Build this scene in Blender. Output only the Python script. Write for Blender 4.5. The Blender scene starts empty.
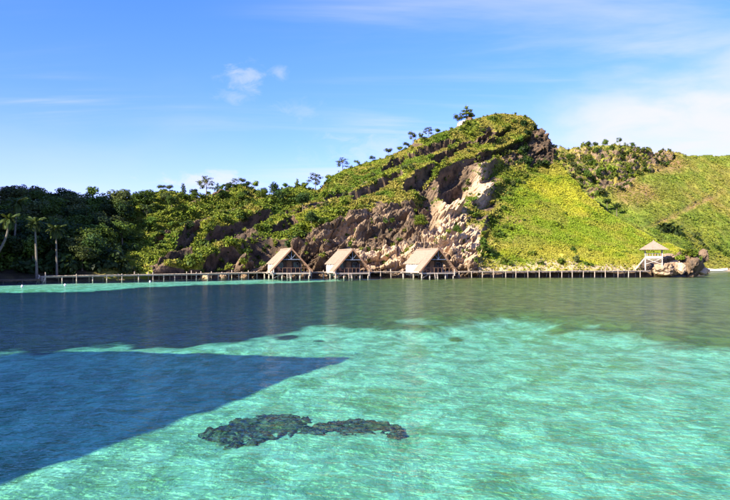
import bpy, math, random
import numpy as np

# ------------------------------------------------------------------ camera, sky, sun, exposure
SC = bpy.context.scene
COL = SC.collection
F, CX, HZ, CAMZ = 701.0, 365.0, 261.0, 3.0        # focal length (px), centre column, horizon row, eye height
cam_d = bpy.data.cameras.new('camera')
cam_d.sensor_width = 36.0
cam_d.lens = 36.0 * F / 730.0
cam_d.shift_y = (HZ - 250.0) / 730.0
cam_d.clip_end = 9000.0
cam = bpy.data.objects.new('camera', cam_d)
cam.location = (0, 0, CAMZ)
cam.rotation_euler = (math.radians(90), 0, 0)
COL.objects.link(cam)
SC.camera = cam

SUN_EL, SUN_AZ = math.radians(31), math.radians(49)     # azimuth: how far to the left of straight behind the camera
TO_SUN = np.array([-math.sin(SUN_AZ) * math.cos(SUN_EL), -math.cos(SUN_AZ) * math.cos(SUN_EL), math.sin(SUN_EL)])
sun_d = bpy.data.lights.new('sun', 'SUN')
sun_d.energy = 5.0
sun_d.angle = math.radians(0.55)
sun_d.color = (1.0, 0.91, 0.76)
sun = bpy.data.objects.new('sun', sun_d)
from mathutils import Vector, Matrix
sun.rotation_euler = Vector(TO_SUN).to_track_quat('Z', 'Y').to_euler()
COL.objects.link(sun)

W = bpy.data.worlds.new('World')
SC.world = W
W.use_nodes = True
SC.view_settings.view_transform = 'Standard'
SC.view_settings.look = 'None'
SC.view_settings.gamma = 1.0
SC.view_settings.exposure = 1.5
SC.view_settings.use_curve_mapping = False
SC.cycles.use_denoising = True
SC.cycles.max_bounces = 8
SC.cycles.transparent_max_bounces = 12
SC.cycles.caustics_reflective = False
SC.cycles.caustics_refractive = False


class NT:
    """little helper for node trees"""
    def __init__(self, tree):
        self.t = tree
        tree.nodes.clear()

    def n(self, kind, ins=None, **props):
        nd = self.t.nodes.new(kind)
        for k, v in props.items():
            setattr(nd, k, v)
        for k, v in (ins or {}).items():
            s = nd.inputs[k]
            if isinstance(v, bpy.types.NodeSocket):
                self.t.links.new(v, s)
            else:
                s.default_value = v
        return nd

    def m(self, op, a, b=0.0, c=None, clamp=False):
        ins = {0: a, 1: b}
        if c is not None:
            ins[2] = c
        return self.n('ShaderNodeMath', ins, operation=op, use_clamp=clamp).outputs[0]

    def vm(self, op, a, b=None, out=0):
        ins = {0: a}
        if b is not None:
            ins[1] = b
        return self.n('ShaderNodeVectorMath', ins, operation=op).outputs[out]

    def step(self, v, a, b, lo=0.0, hi=1.0):
        return self.n('ShaderNodeMapRange', {0: v, 1: a, 2: b, 3: lo, 4: hi}, interpolation_type='SMOOTHSTEP').outputs[0]

    def mix(self, f, a, b, mode='MIX'):
        nd = self.n('ShaderNodeMix', None, data_type='RGBA', blend_type=mode)
        for s, v in ((nd.inputs[0], f), (nd.inputs[6], a), (nd.inputs[7], b)):
            if isinstance(v, bpy.types.NodeSocket):
                self.t.links.new(v, s)
            else:
                s.default_value = v if not isinstance(v, tuple) else (v + (1.0,))[:4]
        return nd.outputs[2]

    def noise(self, vec, scale, detail=4.0, rough=0.55, dist=0.0):
        return self.n('ShaderNodeTexNoise', {'Vector': vec, 'Scale': scale, 'Detail': detail, 'Roughness': rough,
                                             'Distortion': dist}).outputs[0]

    def link(self, a, b):
        self.t.links.new(a, b)


def build_world():
    t = NT(W.node_tree)
    sky = t.n('ShaderNodeTexSky', None, sky_type='NISHITA')
    sky.sun_disc = False
    sky.sun_elevation = SUN_EL
    # the texture's rotation 0 has the sun at +Y, turning clockwise seen from above
    sky.sun_rotation = math.atan2(TO_SUN[0], TO_SUN[1])
    sky.air_density = 1.0
    sky.dust_density = 0.25
    sky.ozone_density = 1.6
    tc = t.n('ShaderNodeTexCoord')
    d = tc.outputs['Generated']
    sep = t.n('ShaderNodeSeparateXYZ', {0: d})
    x, y, z = sep.outputs[0], sep.outputs[1], sep.outputs[2]
    base = t.n('ShaderNodeHueSaturation', {'Hue': 0.508, 'Saturation': 1.30, 'Value': 1.0, 'Color': sky.outputs[0]}).outputs[0]
    gf = t.step(t.m('ARCSINE', z), 0.02, 0.40, 0.84, 0.99)      # a little less green in the air low over the sea
    base = t.mix(1.0, base, t.n('ShaderNodeCombineColor', {0: 0.86, 1: gf, 2: 1.85}).outputs[0], 'MULTIPLY')
    # flat cloud layer seen in perspective
    zz = t.m('ADD', t.m('MAXIMUM', z, 0.0), 0.10)
    p = t.n('ShaderNodeCombineXYZ', {0: t.m('DIVIDE', x, zz), 1: t.m('DIVIDE', y, zz), 2: 0.0}).outputs[0]
    pr = t.n('ShaderNodeMapping', {'Vector': p, 'Rotation': (0, 0, 0.55), 'Scale': (0.34, 1.5, 1.0)}).outputs[0]
    wisps = t.step(t.noise(pr, 1.15, 7.0, 0.6, 0.5), 0.44, 0.78)
    patch = t.step(t.noise(p, 0.42, 2.0, 0.5), 0.42, 0.66)
    cirrus = t.m('MULTIPLY', t.m('MULTIPLY', wisps, patch), 1.0)
    # a broad thin cloud bank low to the right, going on beyond the frame
    az = t.m('ARCTAN2', x, y)
    el = t.m('ARCSINE', z)
    nb = t.noise(t.n('ShaderNodeCombineXYZ', {0: t.m('MULTIPLY', az, 2.2), 1: t.m('MULTIPLY', el, 5.0), 2: 3.1}).outputs[0], 2.0, 6.0, 0.55, 0.3)
    nb2 = t.m('MULTIPLY', t.m('SUBTRACT', nb, 0.5), 0.20)
    top = t.m('ADD', t.m('MULTIPLY', t.m('SUBTRACT', az, 0.17), 0.30), 0.165)
    edge = t.m('ADD', t.m('SUBTRACT', top, el), nb2)
    bank = t.m('MULTIPLY', t.step(edge, -0.05, 0.08), t.step(az, 0.10, 0.36))
    far = t.step(az, 0.9, 1.9, 1.0, 0.25)
    bank = t.m('MULTIPLY', t.m('MULTIPLY', bank, far), t.step(t.noise(t.n('ShaderNodeCombineXYZ', {0: t.m('MULTIPLY', az, 5.0), 1: t.m('MULTIPLY', el, 13.0), 2: 8.0}).outputs[0], 2.0, 7.0, 0.6, 0.5), 0.28, 0.62, 0.62, 0.96))
    # thin veil low over the whole horizon
    veil = t.m('MULTIPLY', t.step(t.m('ADD', el, t.m('MULTIPLY', t.m('SUBTRACT', nb, 0.5), -0.25)), 0.02, 0.24, 1.0, 0.0), 0.22)

    # a few small puffs
    def puff(pxx, pyy, rx, ry, amt, seed):
        vx, vz = (pxx - CX) / F, (HZ - pyy) / F
        a0, e0 = math.atan2(vx, 1.0), math.atan2(vz, math.hypot(1, vx))
        dx = t.m('DIVIDE', t.m('SUBTRACT', az, a0), rx / F)
        dy = t.m('DIVIDE', t.m('SUBTRACT', el, e0), ry / F)
        r = t.m('SQRT', t.m('ADD', t.m('MULTIPLY', dx, dx), t.m('MULTIPLY', dy, dy)))
        nn = t.noise(t.n('ShaderNodeCombineXYZ', {0: t.m('MULTIPLY', az, 14.0), 1: t.m('MULTIPLY', el, 26.0), 2: seed}).outputs[0], 2.0, 6.0, 0.65, 0.6)
        r = t.m('ADD', r, t.m('MULTIPLY', t.m('SUBTRACT', nn, 0.5), 3.4))
        return t.m('MULTIPLY', t.step(r, 1.15, -0.25), amt)
    cl = t.m('MAXIMUM', cirrus, bank)
    for a in ((245, 79, 24, 13, 0.42, 1.0), (278, 72, 12, 9, 0.3, 2.0), (235, 96, 20, 8, 0.25, 4.0), (212, 181, 56, 11, 0.75, 3.0), (300, 112, 36, 12, 0.2, 6.0),
              (390, 150, 70, 22, 0.35, 5.0)):
        cl = t.m('MAXIMUM', cl, puff(*a))
    cl = t.m('ADD', cl, t.m('MULTIPLY', veil, t.m('SUBTRACT', 1.0, cl)), clamp=True)
    col = t.mix(cl, base, (4.5, 4.55, 5.2))
    bg = t.n('ShaderNodeBackground', {'Color': col, 'Strength': 0.074})
    out = t.n('ShaderNodeOutputWorld', {'Surface': bg.outputs[0]})


build_world()

# ------------------------------------------------------------------ numpy helpers
rng = np.random.default_rng(7)
random.seed(7)


def _hash(ix, iy, iz, seed):
    h = (ix * 374761393 + iy * 668265263 + iz * 2147483647 + seed * 1274126177) & 0xFFFFFFFF
    h = ((h ^ (h >> 13)) * 1274126177) & 0xFFFFFFFF
    h = ((h ^ (h >> 16)) * 2246822519) & 0xFFFFFFFF
    return ((h ^ (h >> 15)) & 0xFFFF) / 65535.0 * 2 - 1


def vnoise(P, seed=0):
    P = np.asarray(P, dtype=np.float64)
    I = np.floor(P).astype(np.int64)
    f = P - I
    u = f * f * f * (f * (f * 6 - 15) + 10)
    r = 0
    for dx in (0, 1):
        for dy in (0, 1):
            for dz in (0, 1):
                w = (u[..., 0] if dx else 1 - u[..., 0]) * (u[..., 1] if dy else 1 - u[..., 1]) * (u[..., 2] if dz else 1 - u[..., 2])
                r = r + w * _hash(I[..., 0] + dx, I[..., 1] + dy, I[..., 2] + dz, seed)
    return r


def fbm(P, octs=4, gain=0.5, seed=0):
    P = np.asarray(P, dtype=np.float64)
    a, r, tot = 1.0, 0.0, 0.0
    for o in range(octs):
        r = r + a * vnoise(P * (2.03 ** o) + 17.3 * o, seed + o)
        tot += a
        a *= gain
    return r / tot


def blocks(P, seed=0):
    """angular broken blocks: every cell is a tilted plane of its own, -1..1"""
    P = np.asarray(P, dtype=np.float64)
    I = np.floor(P).astype(np.int64)
    best = np.full(P.shape[:-1], 1e9)
    val = np.zeros(P.shape[:-1])
    sec = np.full(P.shape[:-1], 1e9)
    for dx in (-1, 0, 1):
        for dy in (-1, 0, 1):
            for dz in (-1, 0, 1):
                c = (I[..., 0] + dx, I[..., 1] + dy, I[..., 2] + dz)
                ctr = np.stack([c[0] + 0.5 + 0.42 * _hash(*c, seed), c[1] + 0.5 + 0.42 * _hash(*c, seed + 1), c[2] + 0.5 + 0.42 * _hash(*c, seed + 2)], -1)
                q = P - ctr
                d = (q ** 2).sum(-1)
                v = 0.7 * _hash(*c, seed + 3) + 0.9 * (q[..., 0] * _hash(*c, seed + 4) + q[..., 1] * _hash(*c, seed + 5) + q[..., 2] * _hash(*c, seed + 6))
                m = d < best
                sec = np.where(m, best, np.minimum(sec, d))
                val = np.where(m, v, val)
                best = np.where(m, d, best)
    crack = 1 - sstep(np.sqrt(sec) - np.sqrt(best), 0.0, 0.16)
    return val - 0.55 * crack


def sstep(x, a, b):
    t = np.clip((x - a) / (b - a), 0, 1)
    return t * t * (3 - 2 * t)


def hermite(xk, yk, x):
    """limited-slope cubic through the knots"""
    xk, yk = np.asarray(xk, float), np.asarray(yk, float)
    h = np.diff(xk)
    d = np.diff(yk) / h
    m = np.zeros_like(yk)
    m[0], m[-1] = d[0], d[-1]
    s = (d[1:] * d[:-1]) > 0
    m[1:-1] = np.where(s, 2 * d[1:] * d[:-1] / np.where(s, d[1:] + d[:-1], 1), 0)
    i = np.clip(np.searchsorted(xk, x) - 1, 0, len(xk) - 2)
    t = (x - xk[i]) / h[i]
    return ((2 * t**3 - 3 * t**2 + 1) * yk[i] + (t**3 - 2 * t**2 + t) * h[i] * m[i]
            + (-2 * t**3 + 3 * t**2) * yk[i + 1] + (t**3 - t**2) * h[i] * m[i + 1])


def ray(px, py, Y):
    """the place in the bay seen at column px, row py and Y metres away"""
    return np.array([(px - CX) / F * Y, Y, CAMZ + (HZ - py) / F * Y])


def px_of(P):
    return CX + F * P[..., 0] / P[..., 1]


def py_of(P):
    return HZ - F * (P[..., 2] - CAMZ) / P[..., 1]


def mesh_np(name, V, faces, smooth=False):
    me = bpy.data.meshes.new(name)
    V = np.asarray(V, dtype=np.float32)
    faces = np.asarray(faces, dtype=np.int32)
    n, k = faces.shape
    me.vertices.add(len(V))
    me.vertices.foreach_set('co', V.ravel())
    me.loops.add(n * k)
    me.loops.foreach_set('vertex_index', faces.ravel())
    me.polygons.add(n)
    me.polygons.foreach_set('loop_start', np.arange(0, n * k, k, dtype=np.int32))
    me.polygons.foreach_set('loop_total', np.full(n, k, dtype=np.int32))
    if smooth:
        me.polygons.foreach_set('use_smooth', np.ones(n, dtype=bool))
    me.update(calc_edges=True)
    return me


def set_attr(me, name, data):
    data = np.asarray(data, dtype=np.float32)
    if data.ndim == 1:
        a = me.attributes.new(name, 'FLOAT', 'POINT')
        a.data.foreach_set('value', data)
    else:
        a = me.attributes.new(name, 'FLOAT_COLOR', 'POINT')
        a.data.foreach_set('color', np.concatenate([data, np.ones((len(data), 1), np.float32)], 1).ravel())


def link(name, me, mat=None, parent=None, loc=None, rz=0.0, scale=None):
    o = bpy.data.objects.new(name, me)
    if mat is not None and me is not None and len(me.materials) == 0:
        me.materials.append(mat)
    COL.objects.link(o)
    if parent is not None:
        o.parent = parent
    if loc is not None:
        o.location = tuple(float(v) for v in loc)
    if rz:
        o.rotation_euler = (0, 0, rz)
    if scale is not None:
        o.scale = (scale,) * 3 if not hasattr(scale, '__len__') else scale
    return o


def tag(o, label=None, cat=None, group=None, kind=None):
    if label: o['label'] = label
    if cat: o['category'] = cat
    if group: o['group'] = group
    if kind: o['kind'] = kind
    return o


def copy_tree(o, parent=None):
    c = o.copy()
    COL.objects.link(c)
    c.parent = parent
    for ch in list(o.children):
        copy_tree(ch, c)
    return c


class MB:
    """collects boxes, beams and tubes and links them as one mesh object"""
    def __init__(self):
        self.v, self.f = [], []

    def add(self, vs, fs):
        b = len(self.v)
        self.v += [tuple(map(float, q)) for q in vs]
        self.f += [tuple(i + b for i in q) for q in fs]
        return self

    def hexa(self, a):          # 8 corners: bottom 4 ccw, top 4 ccw
        return self.add(a, [(3, 2, 1, 0), (4, 5, 6, 7), (0, 1, 5, 4), (1, 2, 6, 5), (2, 3, 7, 6), (3, 0, 4, 7)])

    def box(self, x0, x1, y0, y1, z0, z1):
        return self.hexa([(x0, y0, z0), (x1, y0, z0), (x1, y1, z0), (x0, y1, z0), (x0, y0, z1), (x1, y0, z1), (x1, y1, z1), (x0, y1, z1)])

    def beam(self, p, q, w, h, up=(0, 0, 1)):
        p, q = Vector(p), Vector(q)
        d = (q - p).normalized()
        s = d.cross(Vector(up))
        if s.length < 1e-4:
            s = d.cross(Vector((0, 1, 0)))
        s.normalize()
        u = s.cross(d).normalized()
        s, u = s * w / 2, u * h / 2
        return self.hexa([p - s - u, p + s - u, q + s - u, q - s - u, p - s + u, p + s + u, q + s + u, q - s + u])

    def tube(self, pts, rad, n=7):
        pts = [Vector(p) for p in pts]
        rings = []
        for i, p in enumerate(pts):
            d = (pts[min(i + 1, len(pts) - 1)] - pts[max(i - 1, 0)]).normalized()
            a = d.cross(Vector((0.31, 0.95, 0.02)) if abs(d.y) < 0.9 else Vector((1, 0, 0))).normalized()
            b = d.cross(a)
            rings.append([p + (a * math.cos(k * 2 * math.pi / n) + b * math.sin(k * 2 * math.pi / n)) * rad[i] for k in range(n)])
        vs = [v for r in rings for v in r]
        fs = [(i * n + k, i * n + (k + 1) % n, (i + 1) * n + (k + 1) % n, (i + 1) * n + k) for i in range(len(pts) - 1) for k in range(n)]
        fs += [tuple(range(n - 1, -1, -1)), tuple((len(pts) - 1) * n + k for k in range(n))]
        return self.add(vs, fs)

    def mesh(self, name):
        me = bpy.data.meshes.new(name)
        me.from_pydata(self.v, [], self.f)
        me.update()
        return me

    def build(self, name, mat, parent=None, **kw):
        return link(name, self.mesh(name), mat, parent, **kw)


# ------------------------------------------------------------------ materials
MATS = {}


def new_mat(name):
    m = bpy.data.materials.new(name)
    m.use_nodes = True
    MATS[name] = m
    return NT(m.node_tree), m


def surf(t, col, rough=0.8, bump=None, spec=0.25, **extra):
    ins = {'Base Color': col, 'Roughness': rough, 'Specular IOR Level': spec}
    if bump is not None:
        ins['Normal'] = bump
    ins.update(extra)
    b = t.n('ShaderNodeBsdfPrincipled', ins)
    t.n('ShaderNodeOutputMaterial', {'Surface': b.outputs[0]})


def simple_mat(name, c0, c1, scale=3.0, rough=0.8, bump=0.0, stretch=(1, 1, 1), spec=0.2, rand=0.0):
    t, m = new_mat(name)
    v = t.n('ShaderNodeMapping', {'Vector': t.n('ShaderNodeTexCoord').outputs['Object'], 'Scale': stretch}).outputs[0]
    n = t.noise(v, scale, 5.0, 0.6)
    col = t.mix(t.step(n, 0.3, 0.7), c0, c1)
    if rand:
        r = t.n('ShaderNodeObjectInfo').outputs['Random']
        col = t.n('ShaderNodeHueSaturation', {'Color': col, 'Value': t.m('MULTIPLY_ADD', r, rand, 1 - rand / 2)}).outputs[0]
    nb = None
    if bump:
        nb = t.n('ShaderNodeBump', {'Strength': bump, 'Distance': 0.05, 'Height': t.noise(v, scale * 4, 4.0, 0.6)}).outputs[0]
    surf(t, col, rough, nb, spec)
    return m


def leaf_mat(name, c0, c1, trans=0.3, attr=None, rand=0.35, hue=0.014):
    t, m = new_mat(name)
    if attr:
        col = t.n('ShaderNodeAttribute', None, attribute_name=attr).outputs['Color']
    else:
        geo = t.n('ShaderNodeNewGeometry')
        r = t.n('ShaderNodeObjectInfo').outputs['Random']
        isl = geo.outputs['Random Per Island']
        col = t.mix(isl, c0, c1)
        col = t.n('ShaderNodeHueSaturation', {'Hue': t.m('MULTIPLY_ADD', r, hue * 2, 0.5 - hue),
                                              'Value': t.m('MULTIPLY_ADD', t.m('FRACT', t.m('MULTIPLY', r, 7.31)), rand * 2, 1 - rand), 'Color': col}).outputs[0]
    a = t.n('ShaderNodeBsdfPrincipled', {'Base Color': col, 'Roughness': 0.6, 'Specular IOR Level': 0.18})
    b = t.n('ShaderNodeBsdfTranslucent', {'Color': t.mix(0.35, col, (0.12, 0.14, 0.01))})
    mx = t.n('ShaderNodeMixShader', {0: trans, 1: a.outputs[0], 2: b.outputs[0]})
    t.n('ShaderNodeOutputMaterial', {'Surface': mx.outputs[0]})
    return m


simple_mat('wood', (0.30, 0.23, 0.17), (0.48, 0.40, 0.31), 2.0, 0.85, 0.4, (1, 1, 4), rand=0.3)
simple_mat('pale_wood', (0.36, 0.29, 0.22), (0.52, 0.44, 0.35), 2.0, 0.85, 0.4, (1, 1, 4), rand=0.2)
simple_mat('dark_wood', (0.07, 0.052, 0.04), (0.14, 0.105, 0.08), 2.0, 0.85, 0.4)
simple_mat('brown_wood', (0.24, 0.13, 0.075), (0.36, 0.21, 0.12), 3.0, 0.8, 0.3)
simple_mat('white_panel', (0.40, 0.355, 0.30), (0.54, 0.49, 0.43), 2.5, 0.85, 0.3)
simple_mat('white_paint', (0.34, 0.29, 0.24), (0.50, 0.45, 0.39), 2.5, 0.6, 0.15)
simple_mat('terracotta', (0.50, 0.20, 0.10), (0.60, 0.27, 0.15), 4.0, 0.85)
simple_mat('blue_grey', (0.14, 0.17, 0.22), (0.22, 0.25, 0.30), 4.0, 0.7)
simple_mat('window_glass', (0.02, 0.025, 0.03), (0.035, 0.04, 0.045), 1.0, 0.08, spec=0.6)
simple_mat('float_white', (0.75, 0.75, 0.73), (0.82, 0.82, 0.80), 3.0, 0.4)
simple_mat('bark', (0.10, 0.075, 0.05), (0.20, 0.16, 0.115), 4.0, 0.9, 0.5)
simple_mat('palm_bark', (0.10, 0.085, 0.065), (0.19, 0.165, 0.13), 4.0, 0.9, 0.5, (1, 1, 5))
def thatch_material():
    t, m = new_mat('thatch')
    v = t.n('ShaderNodeTexCoord').outputs['Object']
    fib = t.noise(t.n('ShaderNodeMapping', {'Vector': v, 'Scale': (1.5, 9.0, 1.5)}).outputs[0], 2.2, 5.0, 0.65)
    big = t.noise(v, 0.75, 4.0, 0.6, 0.4)
    col = t.mix(t.step(fib, 0.3, 0.7), (0.22, 0.155, 0.105), (0.40, 0.30, 0.215))
    col = t.mix(t.m('MULTIPLY', t.step(big, 0.5, 0.72), 0.55), col, (0.20, 0.16, 0.12))
    r = t.n('ShaderNodeObjectInfo').outputs['Random']
    col = t.n('ShaderNodeHueSaturation', {'Color': col, 'Value': t.m('MULTIPLY_ADD', r, 0.2, 0.9)}).outputs[0]
    b = t.n('ShaderNodeBump', {'Strength': 0.9, 'Distance': 0.06, 'Height': fib}).outputs[0]
    surf(t, col, 0.92, b, 0.1)


thatch_material()
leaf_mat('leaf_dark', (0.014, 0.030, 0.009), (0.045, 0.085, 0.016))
leaf_mat('leaf_mid', (0.040, 0.078, 0.010), (0.115, 0.17, 0.020))
leaf_mat('leaf_olive', (0.055, 0.070, 0.020), (0.12, 0.14, 0.035))
leaf_mat('leaf_shrub', (0.075, 0.125, 0.010), (0.21, 0.25, 0.022), hue=0.012)
leaf_mat('leaf_palm', (0.025, 0.048, 0.012), (0.085, 0.115, 0.026))
leaf_mat('grass_blade', None, None, 0.35, attr='tint')


def rock_nodes(t, tone, vec):
    n1 = t.noise(vec, 0.55, 6.0, 0.62, 0.4)
    n2 = t.noise(t.n('ShaderNodeMapping', {'Vector': vec, 'Scale': (1.0, 1.0, 0.28)}).outputs[0], 1.3, 5.0, 0.65)
    dark = t.mix(t.step(n1, 0.32, 0.66), (0.030, 0.024, 0.019), (0.17, 0.112, 0.066))
    pale = t.mix(t.step(n2, 0.3, 0.68), (0.40, 0.255, 0.135), (0.70, 0.52, 0.34))
    col = t.mix(tone, dark, pale)
    streak = t.step(n2, 0.52, 0.64)
    return t.mix(t.m('MULTIPLY', streak, 0.35), col, (0.06, 0.05, 0.04))


def hill_material():
    t, m = new_mat('hillside')
    v = t.n('ShaderNodeNewGeometry').outputs['Position']
    at = lambda nm: t.n('ShaderNodeAttribute', None, attribute_name=nm).outputs['Fac']
    rock = t.step(t.m('ADD', at('rock'), t.m('MULTIPLY', t.m('SUBTRACT', t.noise(v, 1.1, 4.0), 0.5), 0.7)), 0.38, 0.6)
    rc = rock_nodes(t, at('tone'), v)
    n = t.noise(v, 0.25, 5.0, 0.6)
    cover = t.n('ShaderNodeAttribute', None, attribute_name='tint').outputs['Color']
    soil = t.mix(t.step(n, 0.62, 0.42), t.mix(0.45, cover, (0.10, 0.08, 0.03)), cover)
    soil = t.mix(t.step(at('soil'), 0.2, 0.8), soil, (0.27, 0.165, 0.075))
    sand = at('sand')
    soil = t.mix(sand, soil, (0.42, 0.31, 0.19))
    col = t.mix(rock, soil, rc)
    h = t.m('ADD', t.noise(v, 0.9, 7.0, 0.68), t.m('MULTIPLY', t.noise(v, 3.5, 4.0, 0.6), 0.35))
    b = t.n('ShaderNodeBump', {'Strength': 0.9, 'Distance': 0.55, 'Height': h}).outputs[0]
    surf(t, col, 0.92, b, 0.1)


def boulder_material(name, tone):
    t, m = new_mat(name)
    v = t.n('ShaderNodeNewGeometry').outputs['Position']
    b = t.n('ShaderNodeBump', {'Strength': 0.9, 'Distance': 0.3, 'Height': t.noise(v, 2.0, 7.0, 0.68)}).outputs[0]
    surf(t, rock_nodes(t, tone, v), 0.92, b, 0.1)


hill_material()
boulder_material('rock_dark', 0.12)
boulder_material('rock_brown', 0.55)
boulder_material('rock_pale', 1.0)


def seabed_material():
    t, m = new_mat('seabed')
    v = t.n('ShaderNodeNewGeometry').outputs['Position']
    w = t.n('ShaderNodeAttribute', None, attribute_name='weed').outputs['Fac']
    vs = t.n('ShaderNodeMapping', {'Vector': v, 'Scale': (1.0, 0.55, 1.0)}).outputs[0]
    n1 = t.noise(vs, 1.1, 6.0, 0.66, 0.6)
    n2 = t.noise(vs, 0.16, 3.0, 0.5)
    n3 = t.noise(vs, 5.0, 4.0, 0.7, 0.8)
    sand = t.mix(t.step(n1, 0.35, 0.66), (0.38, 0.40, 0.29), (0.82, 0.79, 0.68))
    # light algae in patches over the sand; the mottling also stands in for caustics
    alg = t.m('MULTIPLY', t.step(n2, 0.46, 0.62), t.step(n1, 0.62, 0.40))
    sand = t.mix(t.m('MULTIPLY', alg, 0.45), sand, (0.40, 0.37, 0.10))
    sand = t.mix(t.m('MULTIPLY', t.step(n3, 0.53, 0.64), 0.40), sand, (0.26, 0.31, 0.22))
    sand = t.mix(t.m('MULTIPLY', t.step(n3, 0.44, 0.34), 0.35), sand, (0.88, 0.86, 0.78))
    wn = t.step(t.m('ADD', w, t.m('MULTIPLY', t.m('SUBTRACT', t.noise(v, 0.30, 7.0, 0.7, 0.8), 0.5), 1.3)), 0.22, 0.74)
    weed = t.mix(t.step(n1, 0.35, 0.7), (0.014, 0.014, 0.012), (0.050, 0.042, 0.028))  # near-black weed tone, painted in for the dark forest reflection and depth
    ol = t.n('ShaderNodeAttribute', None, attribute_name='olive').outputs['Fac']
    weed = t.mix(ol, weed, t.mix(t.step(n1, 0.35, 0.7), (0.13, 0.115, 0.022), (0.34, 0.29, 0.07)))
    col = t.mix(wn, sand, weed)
    b = t.n('ShaderNodeBump', {'Strength': 0.7, 'Distance': 0.12, 'Height': t.m('ADD', n1, t.m('MULTIPLY', n3, 0.3))}).outputs[0]
    surf(t, col, 0.9, b, 0.1)


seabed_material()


def coral_material():
    t, m = new_mat('coral')
    v = t.n('ShaderNodeNewGeometry').outputs['Position']
    n = t.noise(v, 5.0, 6.0, 0.7, 0.5)
    n2 = t.noise(v, 0.9, 3.0, 0.5)
    col = t.mix(t.step(n, 0.42, 0.62), (0.040, 0.036, 0.036), (0.30, 0.24, 0.17))
    col = t.mix(t.m('MULTIPLY', t.step(n2, 0.5, 0.65), 0.6), col, (0.24, 0.19, 0.09))
    b = t.n('ShaderNodeBump', {'Strength': 1.0, 'Distance': 0.12, 'Height': n}).outputs[0]
    surf(t, col, 0.95, b, 0.05)


coral_material()


def water_material():
    t, m = new_mat('sea_water')
    v = t.n('ShaderNodeNewGeometry').outputs['Position']
    a = t.n('ShaderNodeMapping', {'Vector': v, 'Rotation': (0, 0, 0.25), 'Scale': (0.95, 1.35, 1.0)}).outputs[0]
    h1 = t.noise(a, 0.42, 3.0, 0.5, 0.3)
    h2 = t.noise(a, 1.9, 3.0, 0.55, 0.5)
    h3 = t.noise(a, 6.5, 2.0, 0.5, 0.3)
    calm = t.step(t.noise(v, 0.035, 3.0, 0.55, 0.6), 0.35, 0.65, 0.65, 1.1)
    h = t.m('ADD', t.m('MULTIPLY', h1, 0.50), t.m('ADD', t.m('MULTIPLY', h2, 0.55), t.m('MULTIPLY', h3, 0.15)))
    b = t.n('ShaderNodeBump', {'Strength': 1.0, 'Distance': 0.32, 'Height': t.m('MULTIPLY', h, calm)}).outputs[0]
    fr = t.n('ShaderNodeFresnel', {'IOR': 1.30, 'Normal': b}).outputs[0]
    fr = t.m('MULTIPLY', fr, 0.60, clamp=True)
    dp = t.m('DIVIDE', t.n('ShaderNodeAttribute', None, attribute_name='depth').outputs['Fac'], 0.9)
    tint = t.n('ShaderNodeCombineColor', {0: t.m('POWER', 0.515, dp), 1: t.m('POWER', 0.975, dp), 2: t.m('POWER', 0.79, dp)}).outputs[0]
    tr = t.n('ShaderNodeBsdfTransparent', {'Color': tint})
    gl = t.n('ShaderNodeBsdfGlossy', {'Color': (0.95, 0.97, 1.0, 1), 'Roughness': 0.10, 'Normal': b})
    mx = t.n('ShaderNodeMixShader', {0: fr, 1: tr.outputs[0], 2: gl.outputs[0]})
    t.n('ShaderNodeOutputMaterial', {'Surface': mx.outputs[0]})


water_material()

# ------------------------------------------------------------------ the hills
# each column of the bay's shore: where its waterline, foot, ledge, shoulder and crest stand (distance, row)
FRONT = [
    (-420, 69, (72, 200), (77, 105), (84, 20), (102, -20)),  # first columns: unseen headland, invented and raised to shade the left forest
    (-200, 78, (80.5, 217), (85.5, 120), (94, 42), (114, -12)),
    (-120, 86, (89, 262), (96, 215), (108, 173), (127, 142)),
    (-60, 95, (98, 273), (107, 254), (122, 228), (140, 200)),
    (0, 101, (104, 274), (112, 255), (127, 230), (145, 203)),
    (60, 107, (110, 273), (118, 254), (132, 229), (148, 206)),
    (110, 113, (116, 272), (124, 252), (138, 226), (155, 203)),
    (160, 119, (122, 271), (130, 248), (144, 222), (160, 199)),
    (200, 125, (128, 270), (133, 247), (147, 221), (164, 196)),
    (250, 131, (133, 268), (136, 246), (150, 217), (167, 193)),
    (290, 134, (136, 266), (139, 238), (152, 212), (168, 194)),
    (316, 135, (137, 264), (140, 224), (154, 204), (170, 193)),
    (345, 136, (138, 262), (143, 216), (156, 196), (175, 172)),
    (375, 137, (139, 260), (146, 211), (159, 186), (180, 162)),
    (405, 137, (139, 262), (148, 208), (163, 175), (185, 151)),
    (435, 137, (139, 260), (150, 204), (167, 168), (190, 136)),
    (460, 137, (139, 262), (153, 206), (170, 166), (194, 126)),
    (480, 137, (139, 264), (156, 212), (173, 166), (196, 119)),
    (500, 137, (139, 266), (158, 216), (178, 166), (198, 116)),
    (522, 138, (140, 267), (161, 216), (184, 166), (199, 117)),
    (538, 138, (140, 267), (164, 213), (188, 166), (198, 127)),
    (551, 138, (140, 267), (166, 213), (189, 168), (196, 143)),
    (561, 139, (141, 267), (165, 217), (186, 178), (191, 170)),
    (578, 139, (141, 267), (160, 229), (178, 197), (185, 189)),
    (602, 139, (141, 267), (156, 239), (170, 218), (176, 211)),
    (628, 139, (141, 266), (152, 249), (162, 234), (168, 228)),
    (652, 140, (142, 266), (150, 256), (158, 247), (166, 241)),
    (676, 141, (143, 268), (150, 261), (157, 255), (166, 250)),
    (688, 142, (144, 270), (150, 266), (157, 262), (167, 257)),
    (697, 146, (148, 273), (152, 272), (158, 271), (168, 269)),
    (704, 150, (152, 275.2), (155, 275), (160, 274.6), (168, 274)),
]
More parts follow.
